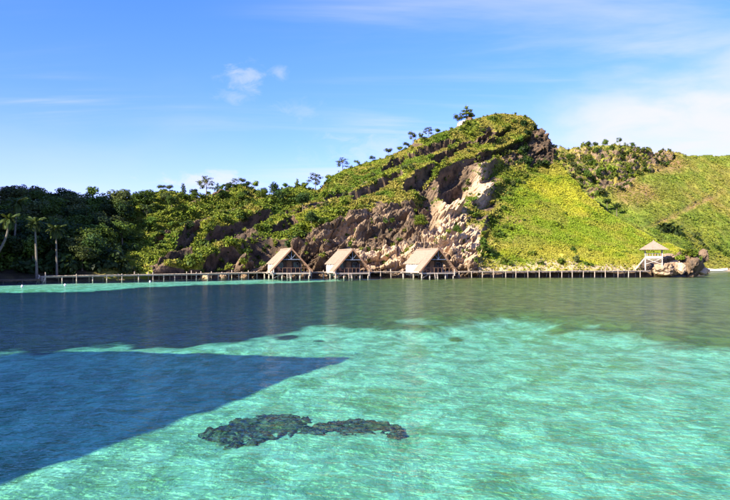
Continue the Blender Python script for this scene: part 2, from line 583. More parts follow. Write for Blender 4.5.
BACK = [
    (520, 208, (210, 224), (232, 196), (250, 172), (260, 158)),
    (548, 206, (209, 228), (230, 197), (248, 170), (261, 153)),
    (570, 202, (205, 234), (228, 198), (248, 168), (262, 149)),
    (600, 197, (200, 242), (224, 202), (247, 167), (262, 146)),
    (622, 194, (197, 248), (220, 207), (246, 170), (264, 147)),
    (645, 192, (195, 254), (217, 212), (246, 174), (266, 153)),
    (675, 190, (194, 261), (218, 219), (248, 180), (269, 157.5)),
    (705, 199, (204, 266), (223, 227), (252, 185), (274, 157)),
    (735, 206, (211, 266), (228, 231), (256, 188), (280, 155)),
    (800, 210, (216, 266), (234, 234), (262, 190), (287, 152)),
    (960, 214, (220, 266), (240, 232), (270, 190), (300, 150)),
    (1300, 216, (222, 266), (250, 230), (290, 180), (330, 150)),
]


WALK_PX = [44, 90, 150, 205, 255, 300, 380, 470, 560, 648]
WALK_Y = [103.5, 107.5, 113, 119, 127, 130.5, 131.5, 131.5, 133, 134]
_f = []
for c in FRONT:
    c = list(c)
    if 44 <= c[0] <= 655:
        c[1] = float(np.interp(c[0], WALK_PX, WALK_Y)) + (1.35 if c[0] > 470 else 1.9)
        c[2] = (c[1] + (0.8 if c[0] > 470 else 1.2), 269.6 if c[0] > 470 else c[2][1])
    _f.append(tuple(c))
FRONT = _f


class Hill:
    def __init__(self, cols, pxs, seg, back_drop):
        ck = np.array([c[0] for c in cols], float)
        knots = []
        for c in cols:
            Y0 = c[1]
            zs = [(Y0 - 9, -1.7), (Y0, -0.05)] + [(Y, CAMZ + (HZ - py) / F * Y) for (Y, py) in c[2:]]
            Yr, zr = zs[-1]
            zs += [(Yr + 7, zr - 0.6), (Yr + 45, zr * 0.55 - 2), (Yr + 100, -2.5 if back_drop else zr * 0.5)]
            knots.append(zs)
        knots = np.array(knots)                               # col, k, (Y,z)
        nk = knots.shape[1]
        KY = np.stack([hermite(ck, knots[:, k, 0], pxs) for k in range(nk)], 1)
        KZ = np.stack([hermite(ck, knots[:, k, 1], pxs) for k in range(nk)], 1)
        ts = np.concatenate([np.linspace(i, i + 1, n, endpoint=False) for i, n in enumerate(seg)] + [[nk - 1.0]])
        # arrays [row, col]
        R, Cn = len(ts), len(pxs)
        Y = np.zeros((R, Cn)); Z = np.zeros((R, Cn))
        kk = np.arange(nk)
        for j in range(Cn):
            Y[:, j] = hermite(kk, KY[j], ts)
            Z[:, j] = hermite(kk, KZ[j], ts)
        X = (pxs[None, :] - CX) / F * Y
        self.P = np.stack([X, Y, Z], -1)
        self.ts, self.pxs = ts, pxs
        self.T = np.repeat(ts[:, None], Cn, 1)

    def normals(self):
        P = self.P
        du = np.gradient(P, axis=1)
        dv = np.gradient(P, axis=0)
        n = np.cross(du, dv)
        n /= np.linalg.norm(n, axis=-1, keepdims=True) + 1e-9
        return n

    def finish(self, name, attrs):
        R, Cn = self.P.shape[:2]
        idx = np.arange(R * Cn).reshape(R, Cn)
        f = np.stack([idx[:-1, :-1], idx[:-1, 1:], idx[1:, 1:], idx[1:, :-1]], -1).reshape(-1, 4)
        me = mesh_np(name, self.P.reshape(-1, 3), f, True)
        me.polygons.foreach_set('use_smooth', attrs['rock'].ravel()[f].mean(1) < 0.45)      # broken rock stays angular
        for k, v in attrs.items():
            setattr(self, k, v)
            set_attr(me, k, v.ravel() if v.ndim == 2 else v.reshape(-1, 3))
        self.N = self.normals()
        o = link(name, me, MATS['hillside'])
        tag(o, kind='structure')
        return o

    def at(self, px, py, crest=False):
        """ground point first seen at column px, row py"""
        j = int(np.argmin(np.abs(self.pxs - px)))
        col = self.P[:, j]
        r = py_of(col)
        ok = np.where((self.ts >= 0.95) & (self.ts <= 5.5))[0]
        if crest:
            i = ok[np.argmin(r[ok])]
            return col[i], i, j
        vis = ok[r[ok] <= py]
        i = vis[0] if len(vis) else ok[np.argmin(r[ok])]
        return col[i], i, j


def blob(px, py, x, y, rx, ry, soft=0.5):
    d = np.sqrt(((px - x) / rx) ** 2 + ((py - y) / ry) ** 2)
    return 1 - sstep(d, 1 - soft, 1 + soft)


# front hills: forest slope, ledged slope, the cliffed main hill and its grass apron
pxs = np.concatenate([np.arange(-420, -24, 6.0), np.arange(-24, 700, 0.95), np.arange(700, 706, 1.2)])
front = Hill(FRONT, pxs, [5, 12, 62, 62, 66, 10, 10, 5], True)
P = front.P
PX = np.repeat(pxs[None, :], P.shape[0], 0)
PY = py_of(P)
N0 = front.normals()
onland = sstep(front.T, 1.0, 1.5) * (1 - sstep(front.T, 5.2, 6.5))
strat = P[..., 2] - 0.40 * P[..., 0] - 0.10 * P[..., 1] + 1.6 * fbm(P * 0.06, 3, seed=3)
lowcliff_top = np.interp(pxs, [150, 200, 250, 296, 320, 360, 400, 425, 455, 478, 490], [276, 266, 252, 240, 222, 212, 206, 198, 206, 235, 268])[None, :]
wx = PX + 6 * fbm(P * 0.16, 3, seed=401)
wy = PY + 3.2 * fbm(P * 0.22, 4, 0.6, seed=402)


def seg(x0, y0, x1, y1, th):
    t = np.clip(((wx - x0) * (x1 - x0) + (wy - y0) * (y1 - y0)) / ((x1 - x0) ** 2 + (y1 - y0) ** 2), 0, 1)
    d = np.hypot(wx - x0 - t * (x1 - x0), wy - y0 - t * (y1 - y0)) / (th * (0.45 + 0.55 * np.sin(np.pi * (0.12 + 0.76 * t))))
    return d


BANDS = [(242, 224, 270, 214, 5), (207, 245, 242, 224, 6.5), (176, 249, 200, 233, 5.5), (152, 246, 168, 238, 4), (206, 266, 246, 255, 6), (158, 268, 190, 264, 3),
         (216, 214, 236, 207, 2.6), (285, 218, 309, 206, 4.5), (272, 232, 296, 222, 5),
         (326, 203, 352, 190, 3.6), (352, 200, 399, 178, 4.2), (411, 158, 452, 144, 3.6), (428, 165, 449, 156, 3.2), (380, 172, 404, 160, 2.8), (404, 190, 432, 172, 3.8),
         (478, 143, 492, 136, 3.6), (496, 138, 507, 131, 3.4), (460, 150, 470, 145, 3.2), (448, 158, 458, 153, 2.8), (508, 150, 530, 140, 4), (480, 160, 504, 152, 4)]
band = np.zeros(PX.shape)
lip = np.zeros(PX.shape)
for (x0, y0, x1, y1, th) in BANDS:
    band = np.maximum(band, 1 - sstep(seg(x0, y0, x1, y1, th), 0.75, 1.05))
    lip = np.maximum(lip, 1 - sstep(seg(x0, y0 - th * 0.95, x1, y1 - th * 0.95, th * 0.8), 0.3, 1.1))
n_reg = fbm(P * np.array([0.07, 0.07, 0.07]), 3, seed=11)
cliff = sstep(PY - lowcliff_top + 7 * n_reg, -3, 3) * sstep(PX, 205, 250) * (1 - sstep(PX, 470, 488)) * onland
apron = sstep(PX + 0.5 * (PY - 165) * 0 + 14 * n_reg, 476, 512) * sstep(PY - np.interp(pxs, [470, 500, 520, 545, 560], [230, 205, 185, 170, 160])[None, :], -4, 8)
apron = np.maximum(apron, sstep(PX, 556, 566))
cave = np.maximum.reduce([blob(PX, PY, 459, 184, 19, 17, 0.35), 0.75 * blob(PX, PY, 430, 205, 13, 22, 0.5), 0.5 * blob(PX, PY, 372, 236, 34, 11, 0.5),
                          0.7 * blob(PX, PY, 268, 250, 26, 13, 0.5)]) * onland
scar = np.maximum.reduce([blob(PX, PY, 446, 226, 22, 36), blob(PX, PY, 480, 188, 9, 20), blob(PX, PY, 468, 245, 16, 22)]) * onland
ochre = np.maximum(blob(PX, PY, 388, 256, 34, 14), 0.8 * blob(PX, PY, 350, 232, 12, 9)) * onland
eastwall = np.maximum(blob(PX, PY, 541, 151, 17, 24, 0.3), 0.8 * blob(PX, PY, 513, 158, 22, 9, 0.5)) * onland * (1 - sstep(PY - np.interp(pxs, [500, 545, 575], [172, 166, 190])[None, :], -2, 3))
ledgey = (1 - apron) * sstep(PX, 120, 175) * onland * (1 - cliff) * (1 - sstep(PX, 485, 512))
per = 5.6
ph = strat / per
saw = ph - np.floor(ph)
ledge = np.where(saw < 0.56, saw / 0.56, 1 - (saw - 0.56) / 0.44)          # bulges out, then undercut
gate = sstep(fbm(P * np.array([0.065, 0.05, 0.16]) + 5, 3, seed=21) + 0.16 * (1 - sstep(PX, 300, 340)), -0.10, 0.10)
SP = np.stack([P[..., 0] * 0.24, P[..., 1] * 0.24, strat * 0.52], -1)
warp = 0.25 * np.stack([fbm(P * 0.3, 2, seed=201), fbm(P * 0.3, 2, seed=202), fbm(P * 0.3, 2, seed=203)], -1)
blk1 = blocks(SP + warp, 210)
blk2 = blocks(SP * 2.6 + warp * 2, 220)
blk3 = blocks(SP * np.array([4.0, 4.0, 5.0]) + warp * 2, 230)
D = ledgey * gate * ((ledge - 0.45) * 4.0 + (0.7 * blk1 + 0.5 * blk2) * sstep(saw, 0.45, 0.65))
cols_n = fbm(P * np.array([0.55, 0.55, 0.13]), 4, 0.55, seed=31)
rough_n = fbm(P * 0.42, 4, 0.55, seed=41)
ridge_n = 1 - 2 * np.abs(fbm(P * np.array([0.30, 0.30, 0.16]), 4, 0.5, seed=51))
D += cliff * (2.0 * blk1 + 0.65 * blk2 + 0.3 * blk3 + 0.6 * (ridge_n - 0.4) + 0.5 * cols_n)
saw2 = (strat / 3.1) - np.floor(strat / 3.1)
D += cliff * (np.where(saw2 < 0.7, saw2 / 0.7, (1 - saw2) / 0.3) - 0.5) * 1.9
D += onland * (1.1 * lip * (1 - band) - band * 1.7 + band * (0.8 * blk1 + 0.6 * blk2 + 0.3 * blk3))
D += eastwall * (0.6 * cols_n + 1.2 * rough_n + 0.9 * blk1 + 0.6 * blk2)
D += scar * (0.5 * cols_n + 0.5 * blk2 + 0.35 * blk3)
D -= cave * 6.5
D += (1 - cliff) * onland * (0.8 * fbm(P * 0.13, 4, seed=61) + 0.28 * fbm(P * 0.55, 3, seed=66))
D += apron * onland * 0.9 * (1 - 2 * np.abs(fbm(P * np.array([0.16, 0.05, 0.05]), 3, seed=71)))
Dv = N0 * np.array([1, 1, 0.75])
front.P = P + Dv * D[..., None]
steep = 1 - np.clip(front.normals()[..., 2], 0, 1)
rockf = np.maximum.reduce([cliff, band * 1.15, cave * 1.1, scar * 0.95, ochre, eastwall * 0.9,
                           ledgey * gate * sstep(saw, 0.50, 0.62) * 1.1, 0.8 * ledgey * sstep(steep, 0.62, 0.85)])
rockf = np.where(front.T < 1.15, np.maximum(rockf, 0.55 * (1 - apron)), rockf)
rockf = rockf * (1 - apron * 0.85)
scar2 = blob(PX, PY, 525, 221, 26, 6) * (PX > 500)                          # brown scar on the grass apron
scar2 = np.maximum(blob(PX, PY, 517 , 220, 12, 5), blob(PX, PY, 508, 224, 10, 4))
tone = np.clip(np.maximum.reduce([scar * 1.0, ochre * 0.95, 0.28 * cliff * sstep(rough_n, -0.1, 0.4)]) + 0.22 * n_reg + 0.05, 0, 1) * (1 - cave * 0.9) * (1 - 0.8 * band) * (1 - 0.9 * eastwall)  # east wall's rock is darkened here to paint in its shade
soil = np.clip(np.maximum(scar2, 0.6 * blob(PX, PY, 500, 245, 40, 12) * 0.7) + 0.35 * sstep(n_reg, 0.1, 0.6), 0, 1)
sandf = (1 - sstep(front.T, 2.10, 2.35)) * sstep(front.T, 1.8, 1.95) * sstep(PX, 455, 480) * 0.9
rockf = np.where((front.T < 1.8) & (PX > 470) & (PX < 640), 0.9, rockf)
rockf = np.where((front.T < 1.95) & (PX > 150) & (PX < 474), 0.95, rockf)
rockf = np.where((PX >= 640) & (front.T < 2.6), 0.95, rockf)
def lerp3(a, b, t):
    return np.asarray(a)[None] * (1 - t[:, None]) + np.asarray(b)[None] * t[:, None]


def col_front(base, k, r):
    px, py = px_of(base), py_of(base)
    n = fbm(base * 0.10, 3, seed=5)
    fine = fbm(base * 0.5, 2, seed=6)
    green = lerp3((0.11, 0.18, 0.018), (0.27, 0.295, 0.030), np.clip(0.5 + n + 0.5 * fine, 0, 1))
    gold = lerp3((0.31, 0.265, 0.045), (0.38, 0.295, 0.07), r.random(len(px)))
    lime = lerp3((0.20, 0.275, 0.018), (0.42, 0.405, 0.032), np.clip(0.45 + 1.3 * n + 0.6 * fine + 0.2 * blob(px, py, 590, 225, 70, 45, 0.95) - 0.35 * blob(px, py, 515, 240, 35, 25, 0.8) - 0.25 * sstep(py, 235, 262) * blob(px, py, 640, 255, 60, 20, 0.8), 0, 1))
    a = front.apron.ravel()[k]
    yel = blob(px, py, 565, 215, 70, 45, 0.8)
    lime = lime * (1 + 0.08 * yel[:, None])
    c = green * (1 - a[:, None]) + lime * a[:, None]
    g = sstep(fbm(base * 0.16, 3, seed=15) - 0.14 * (1 - sstep(px, 300, 345)) + 0.22 * sstep(px, 330, 420) * (1 - a) + 0.35 * sstep(py, 235, 262) * sstep(px, 455, 480), 0.05, 0.35)
    g = np.where(r.random(len(px)) < 0.06, 0.8, g * 0.8) * (1 - 0.45 * a)
    return c * (1 - g[:, None]) + gold * g[:, None]


def col_back(base, k, r):
    n = fbm(base * 0.08, 3, seed=25)
    fine = fbm(base * 0.4, 2, seed=26)
    g = lerp3((0.13, 0.195, 0.022), (0.27, 0.285, 0.036), np.clip(0.5 + n + 0.5 * fine, 0, 1))
    gold = lerp3((0.34, 0.26, 0.055), (0.36, 0.24, 0.08), r.random(len(g)))
    s = np.clip(back.soil.ravel()[k] * 0.8 + 0.5 * back.crag.ravel()[k] * (r.random(len(g)) < 0.6) + 0.35 * sstep(n, 0.1, 0.4), 0, 0.9)
    return g * (1 - s[:, None]) + gold * s[:, None]


front.apron, front.cliff, front.cave, front.gate = apron, cliff, cave, gate
front_tint = col_front(front.P.reshape(-1, 3), np.arange(PX.size), np.random.default_rng(1))
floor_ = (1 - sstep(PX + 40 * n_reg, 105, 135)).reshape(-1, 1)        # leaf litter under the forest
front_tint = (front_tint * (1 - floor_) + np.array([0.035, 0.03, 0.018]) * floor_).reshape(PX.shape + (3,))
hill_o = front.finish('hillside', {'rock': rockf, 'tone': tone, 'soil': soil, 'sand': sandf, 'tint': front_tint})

# far hill on the right
pxb = np.concatenate([np.arange(520, 740, 1.0), np.arange(740, 1300, 8.0)])
back = Hill(BACK, pxb, [4, 8, 60, 66, 50, 10, 8, 4], False)
P = back.P
PXb = np.repeat(pxb[None, :], P.shape[0], 0)
PYb = py_of(P)
N0 = back.normals()
onl = sstep(back.T, 1.0, 1.6) * (1 - sstep(back.T, 5.2, 6.5))
crag_low = np.interp(pxb, [540, 560, 590, 610, 640, 662, 690, 700], [205, 204, 200, 190, 178, 168, 158, 150])[None, :]
nb_ = fbm(P * 0.05, 3, seed=81)
crag = (1 - sstep(PYb - crag_low + 12 * nb_, -5, 5)) * (1 - sstep(PXb, 672, 695)) * onl
scarp = blob(PXb, PYb + 0.46 * (PXb - 690), 690, 207, 52, 3.2, 0.8) * onl          # diagonal bare scar
strat = P[..., 2] - 0.28 * P[..., 0] + 2.0 * fbm(P * 0.05, 3, seed=83)
saw = strat / 6.5 - np.floor(strat / 6.5)
led = np.where(saw < 0.6, saw / 0.6, (1 - saw) / 0.4)
gateb = sstep(fbm(P * 0.07, 3, seed=87), -0.25, 0.1)
SPb = np.stack([P[..., 0] * 0.2, P[..., 1] * 0.2, strat * 0.3], -1)
D = crag * (1.1 * blocks(SPb, 310) + 0.6 * blocks(SPb * 2.3, 320)) + crag * gateb * (led - 0.4) * 4.6 + crag * (1.6 * fbm(P * np.array([0.35, 0.35, 0.15]), 4, seed=91)) + onl * (1.2 * fbm(P * 0.07, 4, seed=95) + 0.4 * fbm(P * 0.4, 3, seed=96))
D -= scarp * 0.45
back.P = P + N0 * D[..., None]
rockb = np.clip(crag * gateb * sstep(saw, 0.45, 0.65) * 1.0, 0, 1)
rockb = np.maximum(rockb, 0.7 * crag * sstep(1 - np.clip(back.normals()[..., 2], 0, 1), 0.55, 0.8))
soilb = np.clip(scarp * 0.38 + 0.55 * blob(PXb, PYb, 632, 195, 22, 13) + 0.5 * blob(PXb, PYb, 665, 165, 20, 10) + 0.3 * sstep(nb_, 0.1, 0.5), 0, 1)
sandb = (1 - sstep(back.T, 1.5, 2.1)) * sstep(PXb, 690, 705)
back.crag, back.soil = crag, soilb
back_tint = col_back(back.P.reshape(-1, 3), np.arange(PXb.size), np.random.default_rng(2)).reshape(PXb.shape + (3,))
far_o = back.finish('far_hill', {'rock': rockb, 'tone': 0.15 + 0.3 * sstep(nb_, 0, 0.5), 'soil': soilb, 'sand': sandb, 'tint': back_tint})
back.crag, back.scarp = crag, scarp


# ------------------------------------------------------------------ seabed and water
def axis(lo, hi, st, far):
    a = np.arange(lo, hi + st, st)
    return np.concatenate([[-far, -far * .5, lo - 120, lo - 30], a, [hi + 30, hi + 150, far * .5, far]])


gx, gy = axis(-72, 120, 0.7, 4000), axis(2, 226, 0.7, 4000)
gx = np.sort(np.concatenate([gx[(gx < -16) | (gx > 9)], np.arange(-15.9, 8.95, 0.2)]))
gy = np.sort(np.concatenate([gy[(gy < 9) | (gy > 38)], np.arange(9.1, 37.95, 0.2)]))
GX, GY = np.meshgrid(gx, gy)
shoreY = np.interp(365 + 701 * GX / np.maximum(GY, 1), [c[0] for c in FRONT] + [722, 735], [c[1] for c in FRONT] + [190, 206])
GZ = -0.9 + 0.10 * fbm(np.stack([GX * 0.12, GY * 0.12, GX * 0], -1), 4, seed=5) + 0.5 * sstep(GY - shoreY, -26, -4)
GZ += 0.10 * fbm(np.stack([GX * 0.9, GY * 0.9, GX * 0], -1), 4, 0.6, seed=6) * ((GX > -16) & (GX < 9) & (GY > 9) & (GY < 38))
GZ = np.where((GY < 2) | (GY > 226) | (np.abs(GX) > 120), -2.5, GZ)
SPX = np.where(GY > 1, 365 + 701 * GX / np.maximum(GY, 1), 9999)
SPY = np.where(GY > 1, 261 + 701 * (3 - GZ) / np.maximum(GY, 1), 9999)
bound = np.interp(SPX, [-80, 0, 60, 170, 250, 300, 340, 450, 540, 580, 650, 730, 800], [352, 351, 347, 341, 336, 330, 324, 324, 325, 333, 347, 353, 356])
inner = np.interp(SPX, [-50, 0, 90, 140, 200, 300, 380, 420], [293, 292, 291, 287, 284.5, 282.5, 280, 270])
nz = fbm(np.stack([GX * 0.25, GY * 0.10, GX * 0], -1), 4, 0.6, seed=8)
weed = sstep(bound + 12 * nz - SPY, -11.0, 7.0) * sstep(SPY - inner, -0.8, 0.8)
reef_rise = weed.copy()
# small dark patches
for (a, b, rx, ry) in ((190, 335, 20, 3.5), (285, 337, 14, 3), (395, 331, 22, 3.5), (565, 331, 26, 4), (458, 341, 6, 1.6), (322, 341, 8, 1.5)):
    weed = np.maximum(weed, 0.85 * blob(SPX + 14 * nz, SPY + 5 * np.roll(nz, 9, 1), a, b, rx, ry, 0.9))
olive = sstep(SPX, 230, 470)  # weed left of this blend is darkened to carry the forest's reflection
GZ = np.where(GZ > -2.0, GZ + reef_rise * (0.50 * olive - 0.22 * (1 - olive)) * (1 - 0.6 * sstep(GY - shoreY, -26, -4)), GZ)
idx = np.arange(GX.size).reshape(GX.shape)
fq = np.stack([idx[:-1, :-1], idx[:-1, 1:], idx[1:, 1:], idx[1:, :-1]], -1).reshape(-1, 4)
me = mesh_np('seabed', np.stack([GX, GY, GZ], -1).reshape(-1, 3), fq, True)
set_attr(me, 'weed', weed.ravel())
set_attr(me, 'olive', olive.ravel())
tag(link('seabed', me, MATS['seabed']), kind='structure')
me = mesh_np('water', np.stack([GX, GY, GX * 0], -1).reshape(-1, 3), fq, True)
set_attr(me, 'depth', np.clip(-GZ, 0.1, 2.5).ravel())
tag(link('water', me, MATS['sea_water']), kind='structure')

# ------------------------------------------------------------------ plants: generators
def quads_leaf(pos, nrm, length, width, r):
    """one kite-shaped leaf per position; returns verts, faces"""
    n = len(pos)
    nrm = nrm / (np.linalg.norm(nrm, axis=1, keepdims=True) + 1e-9)
    a = r.normal(size=(n, 3))
    a -= (a * nrm).sum(1, keepdims=True) * nrm
    a /= np.linalg.norm(a, axis=1, keepdims=True) + 1e-9
    b = np.cross(nrm, a)
    L = np.asarray(length).reshape(-1, 1) * np.ones((n, 1)) / 2
    Wd = np.asarray(width).reshape(-1, 1) * np.ones((n, 1)) / 2
    V = np.stack([pos - a * L, pos - b * Wd + a * L * 0.1, pos + a * L, pos + b * Wd + a * L * 0.1], 1).reshape(-1, 3)
    Fq = np.arange(4 * n).reshape(n, 4)
    return V, Fq


def lobes_leaves(lobes, n, size, r, shell=0.55, up=0.45):
    """leaves spread through several ellipsoid clumps (x,y,z,rx,ry,rz)"""
    lobes = np.asarray(lobes, float)
    vol = (lobes[:, 3] * lobes[:, 4] * lobes[:, 5]) ** 0.7
    k = r.choice(len(lobes), n, p=vol / vol.sum())
    d = r.normal(size=(n, 3))
    d /= np.linalg.norm(d, axis=1, keepdims=True)
    rad = shell + (1.08 - shell) * r.random(n) ** 0.7
    rad *= 1 + 0.22 * vnoise(d * 2.2 + k[:, None] * 9.1, 77)
    pos = lobes[k, :3] + d * rad[:, None] * lobes[k, 3:]
    nrm = d * 0.7 + np.array([0, 0, up]) + r.normal(size=(n, 3)) * 0.5
    s = size * (0.6 + 0.8 * r.random(n))
    return quads_leaf(pos, nrm, s * 1.25, s * 0.8, r)


def trunk_mb(h, rad, lean, limbs, r, n=7):
    mb = MB()
    pts = [Vector((lean[0] * (t ** 1.6) * h, lean[1] * (t ** 1.6) * h, -0.5 + t * (h + 0.5))) for t in np.linspace(0, 1, 6)]
    mb.tube(pts, [rad * (1.25 - 0.85 * t) for t in np.linspace(0, 1, 6)], n)
    for (tx, ty, tz, st) in limbs:
        p0 = pts[-1].lerp(pts[2], 1 - st)
        q = Vector((tx, ty, tz))
        mid = p0.lerp(q, 0.5) + Vector((0, 0, -0.12 * (q - p0).length))
        mb.tube([p0, mid, q], [rad * 0.5, rad * 0.34, rad * 0.14], 5)
    return mb


def proto_tree(kind, seed):
    """meshes (trunk, crown) of one kind of tree, about 6 m high"""
    r = np.random.default_rng(seed)
    if kind == 'broad':
        lob = [(r.uniform(-1.5, 1.5), r.uniform(-1.5, 1.5), r.uniform(2.6, 5.2), *(r.uniform(0.75, 1.25, 2)), r.uniform(0.55, 0.95)) for _ in range(11)]
        lob += [(0.2, 0, 5.2, 1.0, 1.0, 0.7), (0, 0, 3.8, 1.5, 1.5, 1.1)]
        V, Fq = lobes_leaves(lob, 1500, 0.30, r)
        tm = trunk_mb(3.6, 0.16, (0.03, 0.02), [(l[0], l[1], l[2], 0.75) for l in lob[:7]], r)
    elif kind == 'round':
        lob = [(r.uniform(-0.8, 0.8), r.uniform(-0.8, 0.8), r.uniform(3.9, 5.4), *(r.uniform(0.6, 0.95, 2)), r.uniform(0.5, 0.7)) for _ in range(8)]
        V, Fq = lobes_leaves(lob, 850, 0.27, r)
        tm = trunk_mb(4.3, 0.15, (0.03, -0.02), [(l[0], l[1], l[2], 0.8) for l in lob[:5]], r)
    elif kind == 'tiered':
        lob = []
        for z, n, sp in ((5.8, 3, 0.5), (5.0, 4, 0.95), (4.1, 3, 1.1), (3.4, 2, 0.8)):
            a0 = r.uniform(0, 6.3)
            for k in range(n):
                a = a0 + k * 6.28 / n + r.uniform(-.4, .4)
                lob.append((math.cos(a) * sp, math.sin(a) * sp, z + r.uniform(-.2, .2), r.uniform(0.45, 0.75), r.uniform(0.45, 0.75), r.uniform(0.3, 0.5)))
        V, Fq = lobes_leaves(lob, 640, 0.24, r, 0.1, 0.9)
        tm = trunk_mb(5.6, 0.09, (0.03, 0.02), [(l[0], l[1], l[2] - 0.1, 0.75) for l in lob], r)
    elif kind == 'umbrella':
        lob = []
        for k in range(6):
            a = k * 1.05 + r.uniform(-.3, .3)
            lob.append((math.cos(a) * r.uniform(.5, 1.1), math.sin(a) * r.uniform(.5, 1.1), 5.05 + r.uniform(-.95, .6), r.uniform(0.5, 0.8), r.uniform(0.5, 0.8), r.uniform(0.5, 0.75)))
        V, Fq = lobes_leaves(lob, 700, 0.24, r, 0.2, 0.8)
        tm = trunk_mb(5.0, 0.10, (-0.03, 0.02), [(l[0], l[1], l[2] - 0.1, 0.9) for l in lob], r)
    elif kind == 'cone':
        lob = []
        for k in range(10):
            z = 1.8 + k * 0.43
            w = 1.15 * (1 - (k / 10.5)) ** 0.7 + 0.12
            a = r.uniform(0, 6.3)
            lob.append((math.cos(a) * w * 0.45, math.sin(a) * w * 0.45, z, w * 0.8, w * 0.8, 0.5))
        V, Fq = lobes_leaves(lob, 1000, 0.25, r)
        tm = trunk_mb(5.4, 0.12, (0.01, 0.01), [(l[0] * 1.6, l[1] * 1.6, l[2], 0.7) for l in lob[:4]], r)
    elif kind == 'shaggy':                   # the ragged summit tree
        lob = [(0.15, 0, 5.4, 0.42, 0.42, 0.6), (-0.5, 0, 4.5, 0.65, 0.6, 0.4), (0.6, 0, 4.2, 0.6, 0.5, 0.45), (-0.1, 0.2, 3.5, 0.9, 0.8, 0.5),
               (1.05, 0, 3.1, 0.65, 0.6, 0.4), (-1.15, 0, 2.9, 0.6, 0.5, 0.35), (0.3, -0.3, 2.4, 0.7, 0.6, 0.4)]
        V, Fq = lobes_leaves(lob, 620, 0.28, r, 0.3)
        tm = trunk_mb(5.2, 0.12, (0.03, 0.0), [(l[0], l[1], l[2], 0.6) for l in lob[1:]], r)
    tme = tm.mesh('trunk')
    tme.materials.append(MATS['bark'])
    cme = mesh_np('crown', V, Fq)
    return tme, cme


TREES = {}
for kd, nvar in (('broad', 5), ('round', 3), ('tiered', 3), ('umbrella', 3), ('cone', 2), ('shaggy', 1)):
    TREES[kd] = [proto_tree(kd, 100 + 13 * i + len(kd)) for i in range(nvar)]
CROWNS = {}


def crown_with(me, matname):
    key = (me.name, matname)
    if key not in CROWNS:
        c = me.copy()
        c.materials.clear()
        c.materials.append(MATS[matname])
        CROWNS[key] = c
    return CROWNS[key]


def plant_tree(kind, var, loc, h, label, group, mat='leaf_mid', name='tree', sx=1.0):
    tme, cme = TREES[kind][var % len(TREES[kind])]
    s = h / 6.0
    root = link(name, None, None, None, loc, random.uniform(0, 6.28), (s * sx, s * sx, s))
    tag(root, label, 'tree', group)
    link('trunk', tme, None, root)
    link('crown', crown_with(cme, matname=mat), None, root)
    return root


def shrub_mesh(seed):
    r = np.random.default_rng(seed)
    lob = [(r.uniform(-.5, .5), r.uniform(-.5, .5), r.uniform(.2, .7), *r.uniform(.3, .55, 2), r.uniform(.25, .45)) for _ in range(6)]
    V, Fq = lobes_leaves(lob, 230, 0.24, r, 0.3)
    return mesh_np('shrub', V, Fq)


SHRUBS = [shrub_mesh(300 + i) for i in range(7)]


def plant_shrub(loc, size, label, group, mat, tall=1.0):
    o = link('shrub', crown_with(random.choice(SHRUBS), mat), None, None, loc, random.uniform(0, 6.28), (size, size, size * tall))
    return tag(o, label, 'shrub', group)


def grass_field(name, hill, wfun, n, hmin, hmax, colfun, seed, label, blades=6):
    """uncountable ground cover: tufts of bent blades, one mesh"""
    r = np.random.default_rng(seed)
    P, N = hill.P, hill.N
    ok = (hill.T > 1.35) & (hill.T < 5.9)
    w = np.where(ok, wfun(), 0.0)
    dA = np.linalg.norm(np.cross(np.gradient(P, axis=1), np.gradient(P, axis=0)), axis=-1)
    p = (w * dA).ravel()
    p = p / p.sum()
    k = r.choice(p.size, n, p=p)
    base = P.reshape(-1, 3)[k] + r.normal(size=(n, 3)) * np.array([0.15, 0.15, 0.0])
    h = r.uniform(hmin, hmax, n) * (0.75 + 0.5 * (fbm(base * 0.2, 2, seed=seed) + 0.5))
    c = colfun(base, k, r)
    ang = r.uniform(0, 6.283, (n, blades))
    spread = r.uniform(0.35, 1.0, (n, blades))
    wd = 0.15 * (h[:, None] / 0.8) * r.uniform(0.8, 1.4, (n, blades))
    dirv = np.stack([np.cos(ang), np.sin(ang), 0 * ang], -1)
    side = np.stack([-np.sin(ang), np.cos(ang), 0 * ang], -1)
    b0 = base[:, None, :] + dirv * 0.06 - np.array([0, 0, 0.08])
    hh = h[:, None, None]
    tip = base[:, None, :] + dirv * (spread[..., None] * hh * 0.9) + np.array([0, 0, 1.0]) * hh * (1 - 0.45 * spread[..., None])
    mid = base[:, None, :] + dirv * (spread[..., None] * hh * 0.35) + np.array([0, 0, 1.0]) * hh * 0.62
    v = np.stack([b0 - side * wd[..., None] * 0.5, b0 + side * wd[..., None] * 0.5, mid + side * wd[..., None] * 0.5, tip], 2).reshape(-1, 3)
    f = np.arange(n * blades * 4).reshape(-1, 4)
    me = mesh_np(name, v, f)
    cc = np.repeat(np.repeat(c[:, None, :], blades, 1) * r.uniform(0.75, 1.25, (n, blades, 1)), 4, 0).reshape(-1, 3) if False else \
        np.repeat((c[:, None, :] * r.uniform(0.85, 1.15, (n, blades, 1))).reshape(-1, 3), 4, 0)
    set_attr(me, 'tint', cc)
    return tag(link(name, me, MATS['grass_blade']), label, 'grass', kind='stuff')


